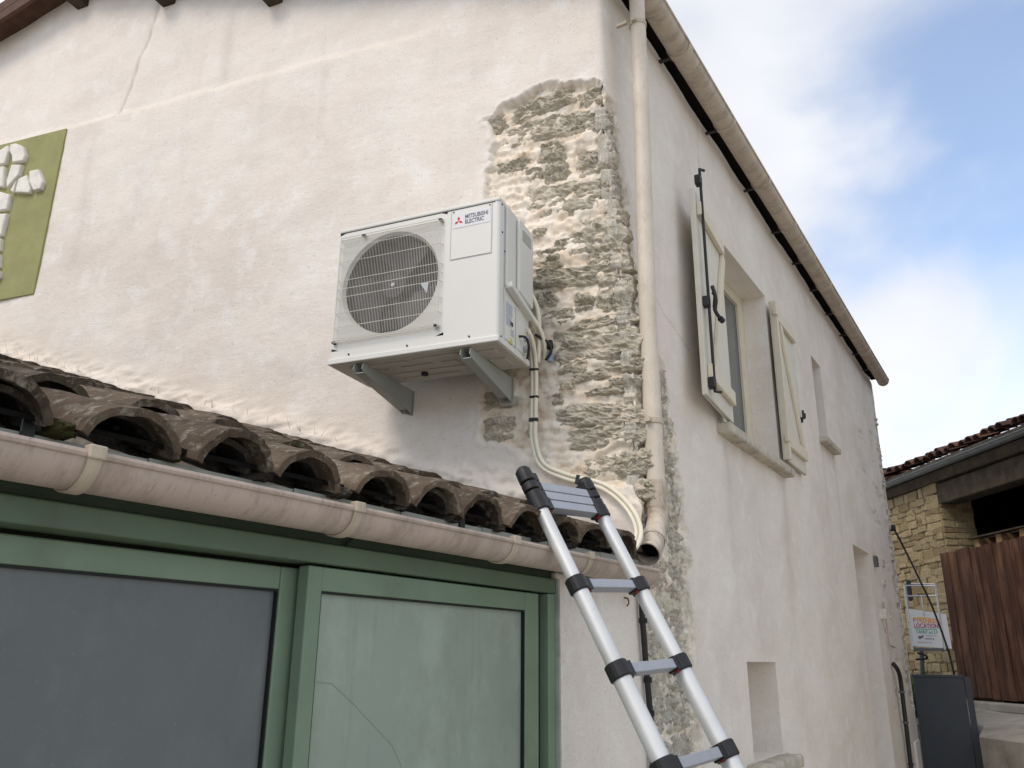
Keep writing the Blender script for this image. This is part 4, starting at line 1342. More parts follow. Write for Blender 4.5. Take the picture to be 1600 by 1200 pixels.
# ------------------------------------------------------------------ air conditioner
AW, AH, AD = 0.835, 0.673, 0.338


def AC(x, y, z):   # x left to right seen from the front, y front to back, z up
    return GP(1.186 - x, 3.070 + z, 0.468 - y)


ax, ay, az = -GD, -GN, ZU
ac = empty('air_conditioner', AC(AW / 2, AD / 2, 0), 'ivory outdoor air conditioner unit with round fan grille mounted on the gable wall', 'air conditioner')
FX, FZ, FR = 0.290, 0.352, 0.252
# front sheet with a round opening
m = MB()
N_ = 64
sq = []
for k_ in range(N_):
    a = 2 * math.pi * k_ / N_
    c_, s_ = math.cos(a), math.sin(a)
    t_ = min((0.286 / abs(c_)) if abs(c_) > 1e-6 else 9, (0.300 / abs(s_)) if abs(s_) > 1e-6 else 9)
    sq.append((FX + c_ * t_, FZ + s_ * t_))
ci = [(FX + FR * math.cos(2 * math.pi * k_ / N_), FZ + FR * math.sin(2 * math.pi * k_ / N_)) for k_ in range(N_)]
ci2 = [(FX + (FR - 0.012) * math.cos(2 * math.pi * k_ / N_), FZ + (FR - 0.012) * math.sin(2 * math.pi * k_ / N_)) for k_ in range(N_)]
vs_ = [AC(x, 0, z) for x, z in sq] + [AC(x, 0, z) for x, z in ci] + [AC(x, 0.016, z) for x, z in ci2] + [AC(x, 0.09, z) for x, z in ci2]
fs_ = []
for k_ in range(N_):
    j = (k_ + 1) % N_
    for r_ in range(2):
        fs_.append((r_ * N_ + k_, r_ * N_ + j, (r_ + 1) * N_ + j, (r_ + 1) * N_ + k_))
m.add(vs_, fs_)
x0, x1, zl, zh = 0.004, 0.576, 0.052, 0.652
CX0, CX1, CZ1 = 0.004, AW - 0.018, AH - 0.014
m.add([AC(x0, 0, 0.012), AC(CX1, 0, 0.012), AC(CX1, 0, zl), AC(x0, 0, zl)], [(0, 1, 2, 3)])
m.add([AC(x1, 0, zl), AC(CX1, 0, zl), AC(CX1, 0, zh), AC(x1, 0, zh)], [(0, 1, 2, 3)])
m.add([AC(x0, 0, zh), AC(CX1, 0, zh), AC(CX1, 0, CZ1), AC(x0, 0, CZ1)], [(0, 1, 2, 3)])
# rounded right front edge and right flank, left flank, back
pr = []
for k_ in range(7):
    a = math.pi / 2 * k_ / 6
    pr.append((CX1 + 0.016 * math.sin(a), 0.016 - 0.016 * math.cos(a)))
pr.append((CX1 + 0.016, AD))
for i in range(len(pr) - 1):
    (xa, ya), (xb, yb) = pr[i], pr[i + 1]
    m.add([AC(xa, ya, 0.012), AC(xb, yb, 0.012), AC(xb, yb, CZ1), AC(xa, ya, CZ1)], [(0, 1, 2, 3)])
m.add([AC(x0, 0, 0.012), AC(x0, 0, CZ1), AC(x0, AD, CZ1), AC(x0, AD, 0.012)], [(0, 1, 2, 3)])
casing = fix_normals(m.build('casing', M['ac_white'], ac))
m = MB(); m.box(AC(x0 + 0.003, AD - 0.006, 0.012), ax * (CX1 + 0.010 - x0), ay * 0.006, az * (CZ1 - 0.012)); m.build('rear_coil', M['ac_dark'], ac)
m = MB(); m.box(AC(0.0, -0.004, CZ1 - 0.006), ax * (AW - 0.0), ay * (AD + 0.006), az * 0.020); m.build('top_lid', M['ac_white'], ac, bevel=0.006)
m = MB(); m.box(AC(0.006, -0.0012, CZ1 - 0.0095), ax * (AW - 0.03), ay * 0.004, az * 0.003); m.build('lid_seam', M['ac_dark'], ac)
# base pan: flange and embossed underside
m = MB(); m.box(AC(-0.008, -0.008, -0.012), ax * (AW + 0.012), ay * (AD + 0.016), az * 0.026)
pan = m.build('base_pan', M['ac_white'], ac, bevel=0.004)
m = MB(); m.box(AC(0.004, 0.006, -0.0145), ax * (AW - 0.012), ay * (AD - 0.012), az * 0.003); m.build('pan_underside', M['ac_under'], pan)
for (xx, yy, w_, d_) in ((0.16, 0.06, 0.20, 0.035), (0.40, 0.05, 0.22, 0.04), (0.14, 0.13, 0.10, 0.03), (0.30, 0.125, 0.16, 0.035), (0.50, 0.13, 0.08, 0.06), (0.13, 0.20, 0.22, 0.035), (0.40, 0.20, 0.22, 0.03), (0.22, 0.27, 0.30, 0.03), (0.70, 0.07, 0.09, 0.05), (0.71, 0.18, 0.08, 0.10)):
    m = MB(); m.box(AC(xx, yy, -0.0195), ax * w_, ay * d_, az * 0.006); m.build('pan_rib', M['ac_under'], pan, bevel=0.003, seg=1)
for i in range(7):
    m = MB(); m.box(AC(0.075 + 0.010 * (i % 2), 0.05 + i * 0.038, -0.0205), ax * 0.035, ay * 0.020, az * 0.007); m.build('pan_rib', M['ac_under'], pan)
m = MB(); m.tube([AC(0.36, 0.24, -0.014), AC(0.36, 0.24, -0.028)], 0.016, 12); m.build('drain_hole', M['ac_dark'], pan)
# fan well
m = MB(); m.add([AC(x, 0.016, z) for x, z in ci2] + [AC(x, 0.10, z) for x, z in ci2], [(k_, (k_ + 1) % N_, N_ + (k_ + 1) % N_, N_ + k_) for k_ in range(N_)]); m.build('fan_well', M['ac_dark'], ac, smooth=True)
m = MB(); m.prism([AC(x, 0.10, z) for x, z in ci2], ay * 0.01); m.build('coil_backing', M['ac_dark'], ac)
fan = MB()
fan.tube([AC(FX, 0.035, FZ), AC(FX, 0.09, FZ)], [0.062, 0.070], 24)
fanh = fan.build('fan_hub', M['fan'], ac, smooth=False)
m = MB(); m.tube([AC(FX, 0.028, FZ), AC(FX, 0.036, FZ)], 0.010, 10); m.build('hub_nut', M['steel'], fanh)
for b_ in range(3):
    a0 = 0.5 + b_ * 2 * math.pi / 3
    vs_ = []; nr_, na_ = 6, 8
    for i in range(nr_):
        r_ = 0.06 + (0.232 - 0.06) * i / (nr_ - 1)
        for j in range(na_):
            t_ = j / (na_ - 1)
            a = a0 + 0.25 * i / (nr_ - 1) + t_ * (1.15 + 0.35 * i / (nr_ - 1))
            vs_.append(AC(FX + r_ * math.cos(a), 0.045 + 0.04 * t_, FZ + r_ * math.sin(a)))
    fs_ = [(i * na_ + j, i * na_ + j + 1, (i + 1) * na_ + j + 1, (i + 1) * na_ + j) for i in range(nr_ - 1) for j in range(na_ - 1)]
    m = MB(); m.add(vs_, fs_); m.build('fan_blade', M['fan'], fanh, smooth=True)
m = MB(); m.prism([AC(FX + 0.135, 0.043, FZ - 0.010), AC(FX + 0.180, 0.043, FZ - 0.012), AC(FX + 0.172, 0.043, FZ - 0.065)], ay * -0.001)  # pale triangle painting the light seen between the fan blades
m.build('blade_gap_light', simple('pale_blue_gap_light', (0.60, 0.66, 0.72), 0.4, 0.4), fanh)
# wire guard, bulging in front of the sheet
gx0, gx1, gz0_, gz1_ = 0.024, 0.556, 0.086, 0.614
gd = MB()
nw = 66
for i in range(nw + 1):
    x = gx0 + (gx1 - gx0) * i / nw
    gd.tube([AC(x, -0.002, gz0_ - 0.002), AC(x, -0.020, gz0_ + 0.020), AC(x, -0.020, gz1_ - 0.020), AC(x, -0.002, gz1_ + 0.002)], 0.00105, 4, caps=False)
for zf in (0.02, 0.14, 0.27, 0.42, 0.50, 0.58, 0.76, 0.90, 0.98):
    z = gz0_ + (gz1_ - gz0_) * zf
    gd.tube([AC(gx0 - 0.004, -0.002, z), AC(gx0 + 0.004, -0.0185, z), AC(gx1 - 0.004, -0.0185, z), AC(gx1 + 0.004, -0.002, z)], 0.0017, 6, caps=False)
gd.tube([AC(gx0, -0.019, gz0_), AC(gx1, -0.019, gz0_), AC(gx1, -0.019, gz1_), AC(gx0, -0.019, gz1_), AC(gx0, -0.019, gz0_)], 0.0022, 6, caps=False)
grd = gd.build('fan_guard', M['ac_wire'], ac)
for (x, z) in ((gx0 - 0.002, gz0_ + 0.004), (gx1 - 0.012, gz0_ + 0.010), (gx1 - 0.008, gz1_ - 0.004), (gx0 + 0.12, gz1_ - 0.002)):
    m = MB(); m.cbox(AC(x, -0.010, z), ax * 0.008, ay * 0.010, az * 0.005); m.build('guard_clip', M['ac_dark'], grd, bevel=0.002)
# badge plate with lettering
bx0, bx1, bz0, bz1 = 0.597, 0.797, 0.402, 0.648
for (a, b_, c_, d_) in ((bx0, bx1, bz1, bz1 + 0.0022), (bx0, bx1, bz0 - 0.0022, bz0), (bx0 - 0.0022, bx0, bz0 - 0.0022, bz1 + 0.0022), (bx1, bx1 + 0.0022, bz0 - 0.0022, bz1 + 0.0022)):
    m = MB(); m.box(AC(a, -0.0008, c_), ax * (b_ - a), ay * 0.0016, az * (d_ - c_)); m.build('plate_groove', M['label_grey'], ac)
m = MB(); m.box(AC(bx0 + 0.002, -0.003, bz0 + 0.002), ax * (bx1 - bx0 - 0.004), ay * 0.004, az * (bz1 - bz0 - 0.004)); plate = m.build('badge_plate', M['ac_white'], ac, bevel=0.0015)
m = MB(); m.box(AC(bx0 + 0.010, -0.0045, 0.555), ax * 0.182, ay * 0.0018, az * 0.072); lbl = m.build('badge_label', M['label_white'], plate)
def rhomb(c, r_, ang):
    pts = []
    for t_, rad in ((0, r_), (60, r_ * 1.0), ):
        pass
    u1_ = Vector((math.cos(R(ang + 30)), math.sin(R(ang + 30)))) * r_
    u2_ = Vector((math.cos(R(ang - 30)), math.sin(R(ang - 30)))) * r_
    p = Vector(c)
    return [p, p + u2_, p + u1_ + u2_, p + u1_]
m = MB()
for ang in (90, 210, 330):
    pl = rhomb((bx0 + 0.038, 0.588), 0.0135, ang)
    m.prism([AC(p.x, -0.0046, p.y) for p in pl], ay * -0.0006)
m.build('badge_emblem', M['logo_red'], plate)
text_mesh('badge_lettering', 'MITSUBISHI', 0.0285, AC(bx0 + 0.069, -0.0050, 0.5945), ax, az, M['logo_ink'], plate, bold=0.0006, width=0.112)
text_mesh('badge_lettering', 'ELECTRIC', 0.0285, AC(bx0 + 0.069, -0.0050, 0.5685), ax, az, M['logo_ink'], plate, bold=0.0006, width=0.092)
for (x, z) in ((bx0 + 0.012, bz1 - 0.010), (bx1 - 0.010, bz1 - 0.010)):
    m = MB(); m.tube([AC(x, -0.0055, z), AC(x, 0, z)], 0.0035, 8); m.build('screw', M['ac_dark'], ac)
for (x, z) in ((0.10, 0.028), (0.40, 0.028), (0.70, 0.028)):
    m = MB(); m.tube([AC(x, -0.004, z), AC(x, 0.001, z)], 0.0042, 8); m.build('screw', M['ac_dark'], ac)
# right flank: seam, service cover with handle, stickers, valves
XR = CX1 + 0.016
m = MB(); m.box(AC(XR - 0.0004, 0.050, 0.012), ax * 0.0016, ay * 0.004, az * (CZ1 - 0.02)); m.build('flank_seam', M['label_grey'], ac)
m = MB()
m.prism([AC(XR, 0.060, 0.655), AC(XR, 0.335, 0.655), AC(XR, 0.335, 0.215), AC(XR, 0.060, 0.268)], ax * 0.012)
cov = m.build('service_cover', M['ac_cover'], ac, bevel=0.005)
m = MB()
m.prism([AC(XR + 0.012, 0.160, 0.640), AC(XR + 0.012, 0.330, 0.640), AC(XR + 0.012, 0.330, 0.255), AC(XR + 0.012, 0.160, 0.280)], ax * 0.018)
m.build('cover_bulge', M['ac_cover'], cov, bevel=0.008)
m = MB(); m.box(AC(XR + 0.0295, 0.195, 0.545), ax * 0.002, ay * 0.10, az * 0.055); m.build('hand_grip', M['bracket'], cov)
m = MB()
m.prism([AC(XR, 0.064, 0.258), AC(XR, 0.330, 0.200), AC(XR, 0.330, 0.226), AC(XR, 0.064, 0.286)], ax * 0.036)
m.build('cover_lip', M['ac_cover'], cov, bevel=0.006)
m = MB(); m.box(AC(XR, 0.065, 0.025), ax * 0.004, ay * 0.27, az * 0.20); low = m.build('valve_cover', M['ac_white'], ac, bevel=0.002)
m = MB(); m.box(AC(XR, 0.175, 0.020), ax * 0.007, ay * 0.004, az * 0.19); m.build('cover_seam', M['label_grey'], low)
for (y_, z_, w_, h_, mm) in ((0.072, 0.150, 0.070, 0.050, 'label_grey'), (0.072, 0.095, 0.060, 0.050, 'label_grey'), (0.115, 0.105, 0.035, 0.02, 'ac_dark'), (0.125, 0.060, 0.035, 0.030, 'label_grey')):
    m = MB(); m.box(AC(XR + 0.004, y_, z_), ax * 0.001, ay * w_, az * h_); m.build('sticker', M[mm], low)
m = MB(); m.prism([AC(XR + 0.004, 0.110, 0.022), AC(XR + 0.004, 0.150, 0.022), AC(XR + 0.004, 0.130, 0.056)], ax * 0.001); m.build('warning_triangle', M['label_yellow'], low)
for (y_, z_) in ((0.024, 0.645), (0.030, 0.51), (0.056, 0.43), (0.030, 0.02), (0.27, 0.015), (0.20, 0.660)):
    m = MB(); m.tube([AC(XR - 0.002, y_, z_), AC(XR + 0.003, y_, z_)], 0.0045, 8); m.build('screw', M['ac_dark'], ac)
m = MB(); m.tube(bez([AC(XR, 0.22, 0.09), AC(XR + 0.03, 0.235, 0.085), AC(XR + 0.035, 0.26, 0.05), AC(XR + 0.02, 0.28, 0.0)], 4), 0.006, 8); m.build('power_cable', M['black'], ac)
m = MB(); m.tube([AC(XR, 0.285, 0.10), AC(XR + 0.03, 0.285, 0.10)], 0.013, 10); m.tube([AC(XR, 0.285, 0.05), AC(XR + 0.03, 0.285, 0.05)], 0.016, 10); m.build('valve', M['steel'], ac)

# wall brackets under the unit
for g_, lb in ((1.035, 'grey steel bracket under the fan end of the air conditioner'), (0.505, 'grey steel bracket under the badge end of the air conditioner, beside bare stone')):
    br = empty('wall_bracket', GP(g_, 2.93, 0.0), lb, 'bracket', 'brackets carrying the air conditioner')
    for s_ in (-1, 1):
        m = MB()
        g0 = g_ + s_ * 0.021
        m.prism([GP(g0, 3.048, 0.012), GP(g0, 3.048, 0.462), GP(g0, 3.020, 0.470), GP(g0, 3.008, 0.450), GP(g0, 2.945, 0.06), GP(g0, 2.935, 0.012)], GD * (0.003 * s_))
        m.build('side_web', M['bracket'], br, bevel=0.001, seg=1)
    m = MB()
    m.prism([GP(g_ - 0.0205, 3.008, 0.450), GP(g_ - 0.0205, 2.945, 0.06), GP(g_ - 0.0205, 2.949, 0.06), GP(g_ - 0.0205, 3.012, 0.450)], GD * 0.041)
    m.build('bottom_web', M['bracket'], br)
    m = MB(); m.box(GP(g_ - 0.030, 2.925, 0.001), GD * 0.060, GN * 0.005, ZU * 0.13); m.build('wall_plate', M['bracket'], br, bevel=0.002)
    m = MB(); m.box(GP(g_ - 0.024, 3.046, 0.02), GD * 0.004, GN * 0.43, ZU * 0.008); m.box(GP(g_ + 0.020, 3.046, 0.02), GD * 0.004, GN * 0.43, ZU * 0.008); m.build('top_flange', M['bracket'], br)
    m = MB(); m.tube([GP(g_, 3.005, 0.40), GP(g_, 3.060, 0.40)], 0.006, 8); m.build('bolt', M['steel'], br)
    m = MB(); m.tube([GP(g_ - 0.0, 2.975, 0.004), GP(g_ - 0.0, 2.975, 0.018)], 0.010, 6); m.build('bolt', M['steel'], br)

# insulated refrigerant lines
pth = [GP(0.345, 3.215, 0.175), GP(0.338, 3.17, 0.13), GP(0.347, 3.10, 0.075), GP(0.354, 2.98, 0.048), GP(0.358, 2.85, 0.045), GP(0.356, 2.728, 0.046), GP(0.315, 2.617, 0.048), GP(0.204, 2.556, 0.05)] + \
      [Vector(p) for p in ((-0.094, -0.065, 2.526), (-0.019, -0.064, 2.495), (0.065, -0.091, 2.434), (0.136, -0.131, 2.356), (0.171, -0.166, 2.285), (0.173, -0.206, 2.231), (0.157, -0.239, 2.198))]
cp = bez(pth, 6)
lines_ = empty('insulated_pipe_pair', GP(0.35, 2.5, 0.05), 'pair of cream insulated refrigerant pipes curving down the bare stone corner', 'pipes')
ofs = [[], []]
for i, p in enumerate(cp):
    t_ = (cp[min(i + 1, len(cp) - 1)] - cp[max(i - 1, 0)]).normalized()
    s_ = t_.cross(GN)
    s_ = s_ - t_ * s_.dot(t_)
    s_.normalize()
    ofs[0].append(p + s_ * 0.0098); ofs[1].append(p - s_ * 0.0098 + GN * 0.002)
for k_ in range(2):
    m = MB(); m.tube(ofs[k_], 0.0098 if k_ else 0.0088, 10); m.build('insulated_pipe', M['insul'], lines_, smooth=True)
for i in (14, 20, 25, 45):
    p = cp[i]; t_ = (cp[i + 1] - cp[i - 1]).normalized(); s_ = t_.cross(GN).normalized(); q_ = s_.cross(t_)
    m = MB(); m.cbox(p + GN * 0.001, s_ * 0.0205, q_ * 0.0115, t_ * (0.0055 if i in (14, 20) else 0.009)); m.build('cable_tie', M['black'], lines_, bevel=0.003)
# flare nuts and loose wires where the lines enter behind the unit
m = MB(); m.tube(bez([GP(0.332, 3.30, 0.16), GP(0.305, 3.24, 0.10), GP(0.30, 3.17, 0.05), GP(0.315, 3.12, 0.02)], 5), 0.010, 8); m.tube(bez([GP(0.34, 3.42, 0.14), GP(0.318, 3.34, 0.10), GP(0.322, 3.22, 0.07), GP(0.335, 3.10, 0.05)], 5), 0.011, 8); m.build('insulated_pipe', M['insul'], lines_, smooth=True)
m = MB(); m.tube(bez([GP(0.33, 3.22, 0.10), GP(0.285, 3.19, 0.06), GP(0.27, 3.15, 0.05), GP(0.30, 3.11, 0.04)], 5), 0.007, 8); m.tube([GP(0.285, 3.20, 0.03), GP(0.275, 3.165, 0.05)], 0.016, 10); m.build('electric_cable', M['black'], lines_, smooth=True)
m = MB(); m.cbox(GP(0.285, 3.125, 0.03), GD * 0.014, GN * 0.012, ZU * 0.022); m.build('tape_wrap', simple('blue_grey_tape', (0.25, 0.30, 0.40), 0.5, 0.3), lines_, bevel=0.006)

# ------------------------------------------------------------------ telescopic ladder
LA = Vector((0.1973, -0.7862, 2.2767)); Ldn = Vector((0.47287825, -0.02499356, -0.88077323)).normalized()
Le = Vector((0.159, 0.986, 0.057)); Le = (Le - Ldn * Le.dot(Ldn)).normalized(); Ln = Le.cross(Ldn).normalized()
if Ln.x < 0: Ln = -Ln
LW = 0.340
lad = empty('telescopic_ladder', LA + Ldn * (LA.z / -Ldn.z), 'aluminium telescopic ladder with black collars leaning on the beige gutter', 'ladder')
pos_ = [0.0, 0.288] + [0.288 + 0.2745 * k_ for k_ in range(1, 8)]
total = LA.z / -Ldn.z - 0.02
for s_ in (-1, 1):
    b0 = LA + Le * (s_ * LW / 2)
    for i in range(len(pos_)):
        t0 = pos_[i]; t1 = pos_[i + 1] if i + 1 < len(pos_) else total
        if t1 <= t0: continue
        m = MB(); m.tube([b0 + Ldn * t0, b0 + Ldn * t1], 0.0225 + 0.0027 * i, 24); soft(m.build('stile', M['alu'], lad))
    for i, t in enumerate(pos_):
        r_ = 0.0225 + 0.0027 * i
        m = MB(); m.tube([b0 + Ldn * (t - 0.024), b0 + Ldn * (t - 0.020), b0 + Ldn * (t + 0.020), b0 + Ldn * (t + 0.024)], [r_ + 0.003, r_ + 0.0065, r_ + 0.0065, r_ + 0.003], 20)
        m.cbox(b0 + Ldn * t - Le * (s_ * (r_ + 0.010)), Le * 0.014, Ldn * 0.021, Ln * 0.019)
        cl = m.build('collar', M['black'], lad)
        m = MB(); m.cbox(b0 + Ldn * (t + 0.024) - Le * (s_ * (r_ + 0.012)) + Ln * 0.004, Le * 0.007, Ldn * 0.003, Ln * 0.006); m.build('release_button', M['red'], cl)
    for j in range(1, 4):
        t = -0.034 * j
        m = MB(); m.tube([b0 + Ldn * (t - 0.015), b0 + Ldn * (t - 0.012), b0 + Ldn * (t + 0.012), b0 + Ldn * (t + 0.015)], [0.0235, 0.027, 0.027, 0.0235], 20)
        m.cbox(b0 + Ldn * t - Le * (s_ * 0.026), Le * 0.014, Ldn * 0.015, Ln * 0.018)
        m.build('collar', M['black'], lad)
    m = MB(); m.tube([b0 - Ldn * 0.112, b0 - Ldn * 0.132, b0 - Ldn * 0.142], [0.027, 0.026, 0.018], 20); m.build('end_cap', M['black'], lad)
    m = MB(); m.tube([b0 + Ldn * (total - 0.06), b0 + Ldn * (total + 0.015)], 0.052, 16); m.build('foot', M['rubber'], lad)
for i, t in enumerate(pos_):
    hw = LW / 2 - 0.0225 - 0.0027 * i - 0.018
    m = MB(); m.cbox(LA + Ldn * t, Le * hw, Ldn * 0.015, Ln * 0.0165); m.build('rung', M['rung'], lad, bevel=0.002)
for j in range(1, 3):
    m = MB(); m.cbox(LA + Ldn * (-0.034 * j), Le * (LW / 2 - 0.04), Ldn * 0.0155, Ln * 0.0165); m.build('rung', M['rung'], lad, bevel=0.002)

# ------------------------------------------------------------------ barn across the lane
BE = Vector((0.36, 10.70, 0)); BT = Vector((0.5907, -0.8069, 0)); BN = Vector((-0.8069, -0.5907, 0))


def BP(t, z, off=0.0):
    return BE + BT * t + BN * off + Vector((0, 0, z))


barn = empty('stone_barn', BP(0, 1.0, -2), 'ochre rubble stone barn with red tiled roof behind the house', 'barn')
m = MB()
m.box(BP(-6.0, 0.0, -0.52), BT * 6.0, BN * 0.50, ZU * 4.45)
bw = m.build('wall', M['barn_mortar'], barn)
m = MB(); m.box(BP(4.6, 0.0, -0.52), BT * 3.4, BN * 0.50, ZU * 4.45); m.build('far_pier', M['barn_mortar'], barn)
# stones of the wall and of the jamb
SM = []
for i in range(7):
    rr = random.Random(50 + i)
    m = MB(); j_ = lambda a: rr.uniform(-a, a) * 1.7
    m.hexa([(-0.5 + j_(.05), 0, -0.5 + j_(.09)), (0.5 + j_(.05), 0, -0.5 + j_(.09)), (0.5 + j_(.05), 1, -0.5 + j_(.09)), (-0.5 + j_(.05), 1, -0.5 + j_(.09)),
            (-0.5 + j_(.05), 0, 0.5 + j_(.09)), (0.5 + j_(.05), 0, 0.5 + j_(.09)), (0.5 + j_(.05), 1, 0.5 + j_(.09)), (-0.5 + j_(.05), 1, 0.5 + j_(.09))])
    me = m.mesh('stone', bevel=0.10, seg=1)
    me.materials.append(M['barn_stone'])
    SM.append(me)
nst = 0
z = 1.32
bx = BN.cross(ZU)   # x axis of a right handed frame with y = BN
while z < 4.38:
    h = rnd.uniform(0.065, 0.15)
    t = rnd.uniform(-0.30, -0.12) * 0
    first = True
    while t > -1.62:
        w = rnd.uniform(0.11, 0.31) * (1.35 if first else 1)
        o = link('stone', rnd.choice(SM), None, bw, loc=BP(t - w / 2, z + h / 2 + rnd.uniform(-0.012, 0.012), -0.052), scale=(w - rnd.uniform(0.0, 0.03), 0.045 + rnd.uniform(0, 0.03), h - rnd.uniform(-0.01, 0.02)))
        ra = Matrix.Rotation(rnd.uniform(-0.10, 0.10), 3, BN)
        place_frame(o, ra @ bx, BN, ra @ ZU)
        t -= w; first = False; nst += 1
    # jamb (reveal of the opening), facing along BT
    if z > 3.15:
        s = 0.0
        while s < 0.48:
            w = min(rnd.uniform(0.16, 0.34), 0.50 - s)
            o = link('stone', rnd.choice(SM), None, bw, loc=BP(-0.035, z + h / 2, -0.02 - s - w / 2), scale=(max(0.05, w - 0.012), 0.05 + rnd.uniform(0, 0.012), h - 0.010))
            place_frame(o, BT.cross(ZU), BT, ZU)
            s += w; nst += 1
    z += h
# dark interior, lofts and beams
m = MB()
m.add([BP(-6, 1.0, -6), BP(8, 1.0, -6), BP(8, 7.2, -6), BP(-6, 7.2, -6)], [(0, 1, 2, 3)])
m.add([BP(-6, 1.0, -6), BP(-6, 1.0, -0.5), BP(-6, 6, -0.5), BP(-6, 6, -6)], [(0, 1, 2, 3)])
m.add([BP(8, 1.0, -6), BP(8, 1.0, -0.02), BP(8, 7, -0.02), BP(8, 7, -6)], [(0, 1, 2, 3)])
m.box(BP(0.02, 3.27, -5.9), BT * 5.8, BN * 5.4, ZU * 0.10)
m.build('interior', M['void'], barn)
m = MB(); m.box(BP(-0.12, 4.06, -0.30), BT * 6.5, BN * 0.29, ZU * 0.31); m.build('lintel_beam', M['wood_grey'], barn, bevel=0.02)
m = MB(); m.box(BP(0.08, 3.86, -1.6), BT * 4.4, BN * 0.14, ZU * 0.18); m.build('loft_beam', M['wood_grey'], barn, bevel=0.02)
m = MB(); m.box(BP(-6.4, 4.385, -0.12), BT * 12.6, BN * 0.17, ZU * 0.15); m.build('eave_board', M['wood_grey'], barn)
m = MB()
bs = (BN - ZU * 0.30).normalized()
m.box(BP(-6.5, 4.605, 0.14), BT * 15.0, -bs * 7.0, ZU * 0.06)
broof = m.build('roof', M['tile_dark'], barn)
bg_ = fix_normals(trough(BP(-6.4, 4.565, 0.19), BP(6.4, 4.565, 0.19), BN, 0.062, bead=0.012).build('gutter', M['zinc'], barn))
T_B = canal_tile(0.082, 0.098, 0.45, 0.016, 0.072, 7); T_B.materials.append(M['tile_red'])
byd = ZU.cross(bs).normalized(); bzd = bs.cross(byd)
for row in range(2):
    for i in range(34):
        t = -2.6 + i * 0.19 + rnd.uniform(-0.02, 0.02)
        o = link('roof_tile', T_B, None, broof, loc=BP(t, 4.690, 0.16 + rnd.uniform(-0.05, 0.05)) - bs * (0.22 + 0.30 * row) + bzd * (0.012 + 0.02 * row + (0.03 if 5 < i < 15 else 0) * rnd.random()))
        o.rotation_euler = (Matrix((bs, byd, bzd)).transposed() @ Matrix.Rotation(rnd.uniform(-0.10, 0.10), 3, 'Z') @ Matrix.Rotation(rnd.uniform(-0.09, 0.02), 3, 'Y') @ Matrix.Rotation(rnd.uniform(-0.12, 0.12), 3, 'X')).to_euler()
# things stored on the loft
pal = empty('wooden_pallet', BP(0.75, 3.37, -0.7), 'pale wooden pallet lying in the dark barn opening', 'pallet')
for kx in (0.25, 0.75, 1.25):
    m = MB(); m.box(BP(kx, 3.375, -1.1), BT * 0.12, BN * 0.8, ZU * 0.14); m.build('bearer', simple('raw_pallet_wood', (0.32, 0.20, 0.10), 0.8, 0.2, var=0.3, sc=14), pal)
for off in (-1.25, -1.0, -0.75, -0.56):
    m = MB(); m.box(BP(0.2, 3.517, off + 0.2), BT * 1.22, BN * 0.12, ZU * 0.022); m.build('deck_board', M['wood_grey'], pal)
m = MB(); m.box(BP(0.1, 3.545, -0.62), BT * 2.3, BN * 0.06, ZU * 0.06)
tag(m.build('metal_beam', M['zinc']), 'long grey beam lying on the pallet in the barn', 'beam')

fence = empty('plank_fence', BP(1.6, 1.33, 0.08), 'tall dark brown vertical plank fence closing the barn opening', 'fence')
t = 0.0
while t < 4.4:
    w = rnd.uniform(0.15, 0.205)
    m = MB(); m.box(BP(t + 0.003, 1.36 + rnd.uniform(-0.01, 0.01), 0.06 + rnd.uniform(0, 0.014)), BT * (w - 0.012), BN * 0.026, ZU * (1.965 + rnd.uniform(-0.012, 0.012)))
    m.build('plank', M['plank'], fence, bevel=0.003, seg=1)
    t += w
for zr in (1.7, 2.55, 3.05):
    m = MB(); m.box(BP(0.0, zr, 0.01), BT * 4.4, BN * 0.045, ZU * 0.09); m.build('fence_rail', M['plank'], fence)

# concrete apron in front of the barn
def plat_z(p):
    d = (Vector((p[0], p[1], 0)) - BE).dot(BN)
    return 1.30 - 0.10 * max(0, min(1, d / 2.4))
ed = [(0.66, 8.55), (0.66, 7.66), (5.2, 1.55), (9.0, 1.6), (9.0, 6.0), (0.9, 10.4), (-5, 18), (-9, 14), (-3.0, 9.2), (-0.6, 8.6)]
top_ = [Vector((x, y, 0)) for x, y in ed]
for v in top_:
    dd = (v - BE).dot(BN)
    v.z = 1.30 - 0.10 * max(0.0, dd)
    v.z = max(1.05, min(1.32, v.z))
top_[1].z = 1.055; top_[2].z = 1.055; top_[0].z = 1.12
m = MB()
n_ = len(top_)
m.add(top_ + [Vector((v.x, v.y, -0.1)) for v in top_], [tuple(range(n_))] + [((i + 1) % n_, i, n_ + i, n_ + (i + 1) % n_) for i in range(n_)])
ap = fix_normals(m.build('concrete_apron', M['concrete'], origin=(0, 0, 0)))
bm = bmesh.new(); bm.from_mesh(ap.data); bmesh.ops.triangulate(bm, faces=[f for f in bm.faces if len(f.verts) > 4], ngon_method='EAR_CLIP'); bm.to_mesh(ap.data); bm.free()
tag(ap, kind='structure')
m = MB()
m.box(BP(0.02, 1.22, 0.10), BT * 4.6, BN * 0.20, ZU * 0.11)
tag(m.build('kerb', M['concrete'], bevel=0.02), kind='structure')

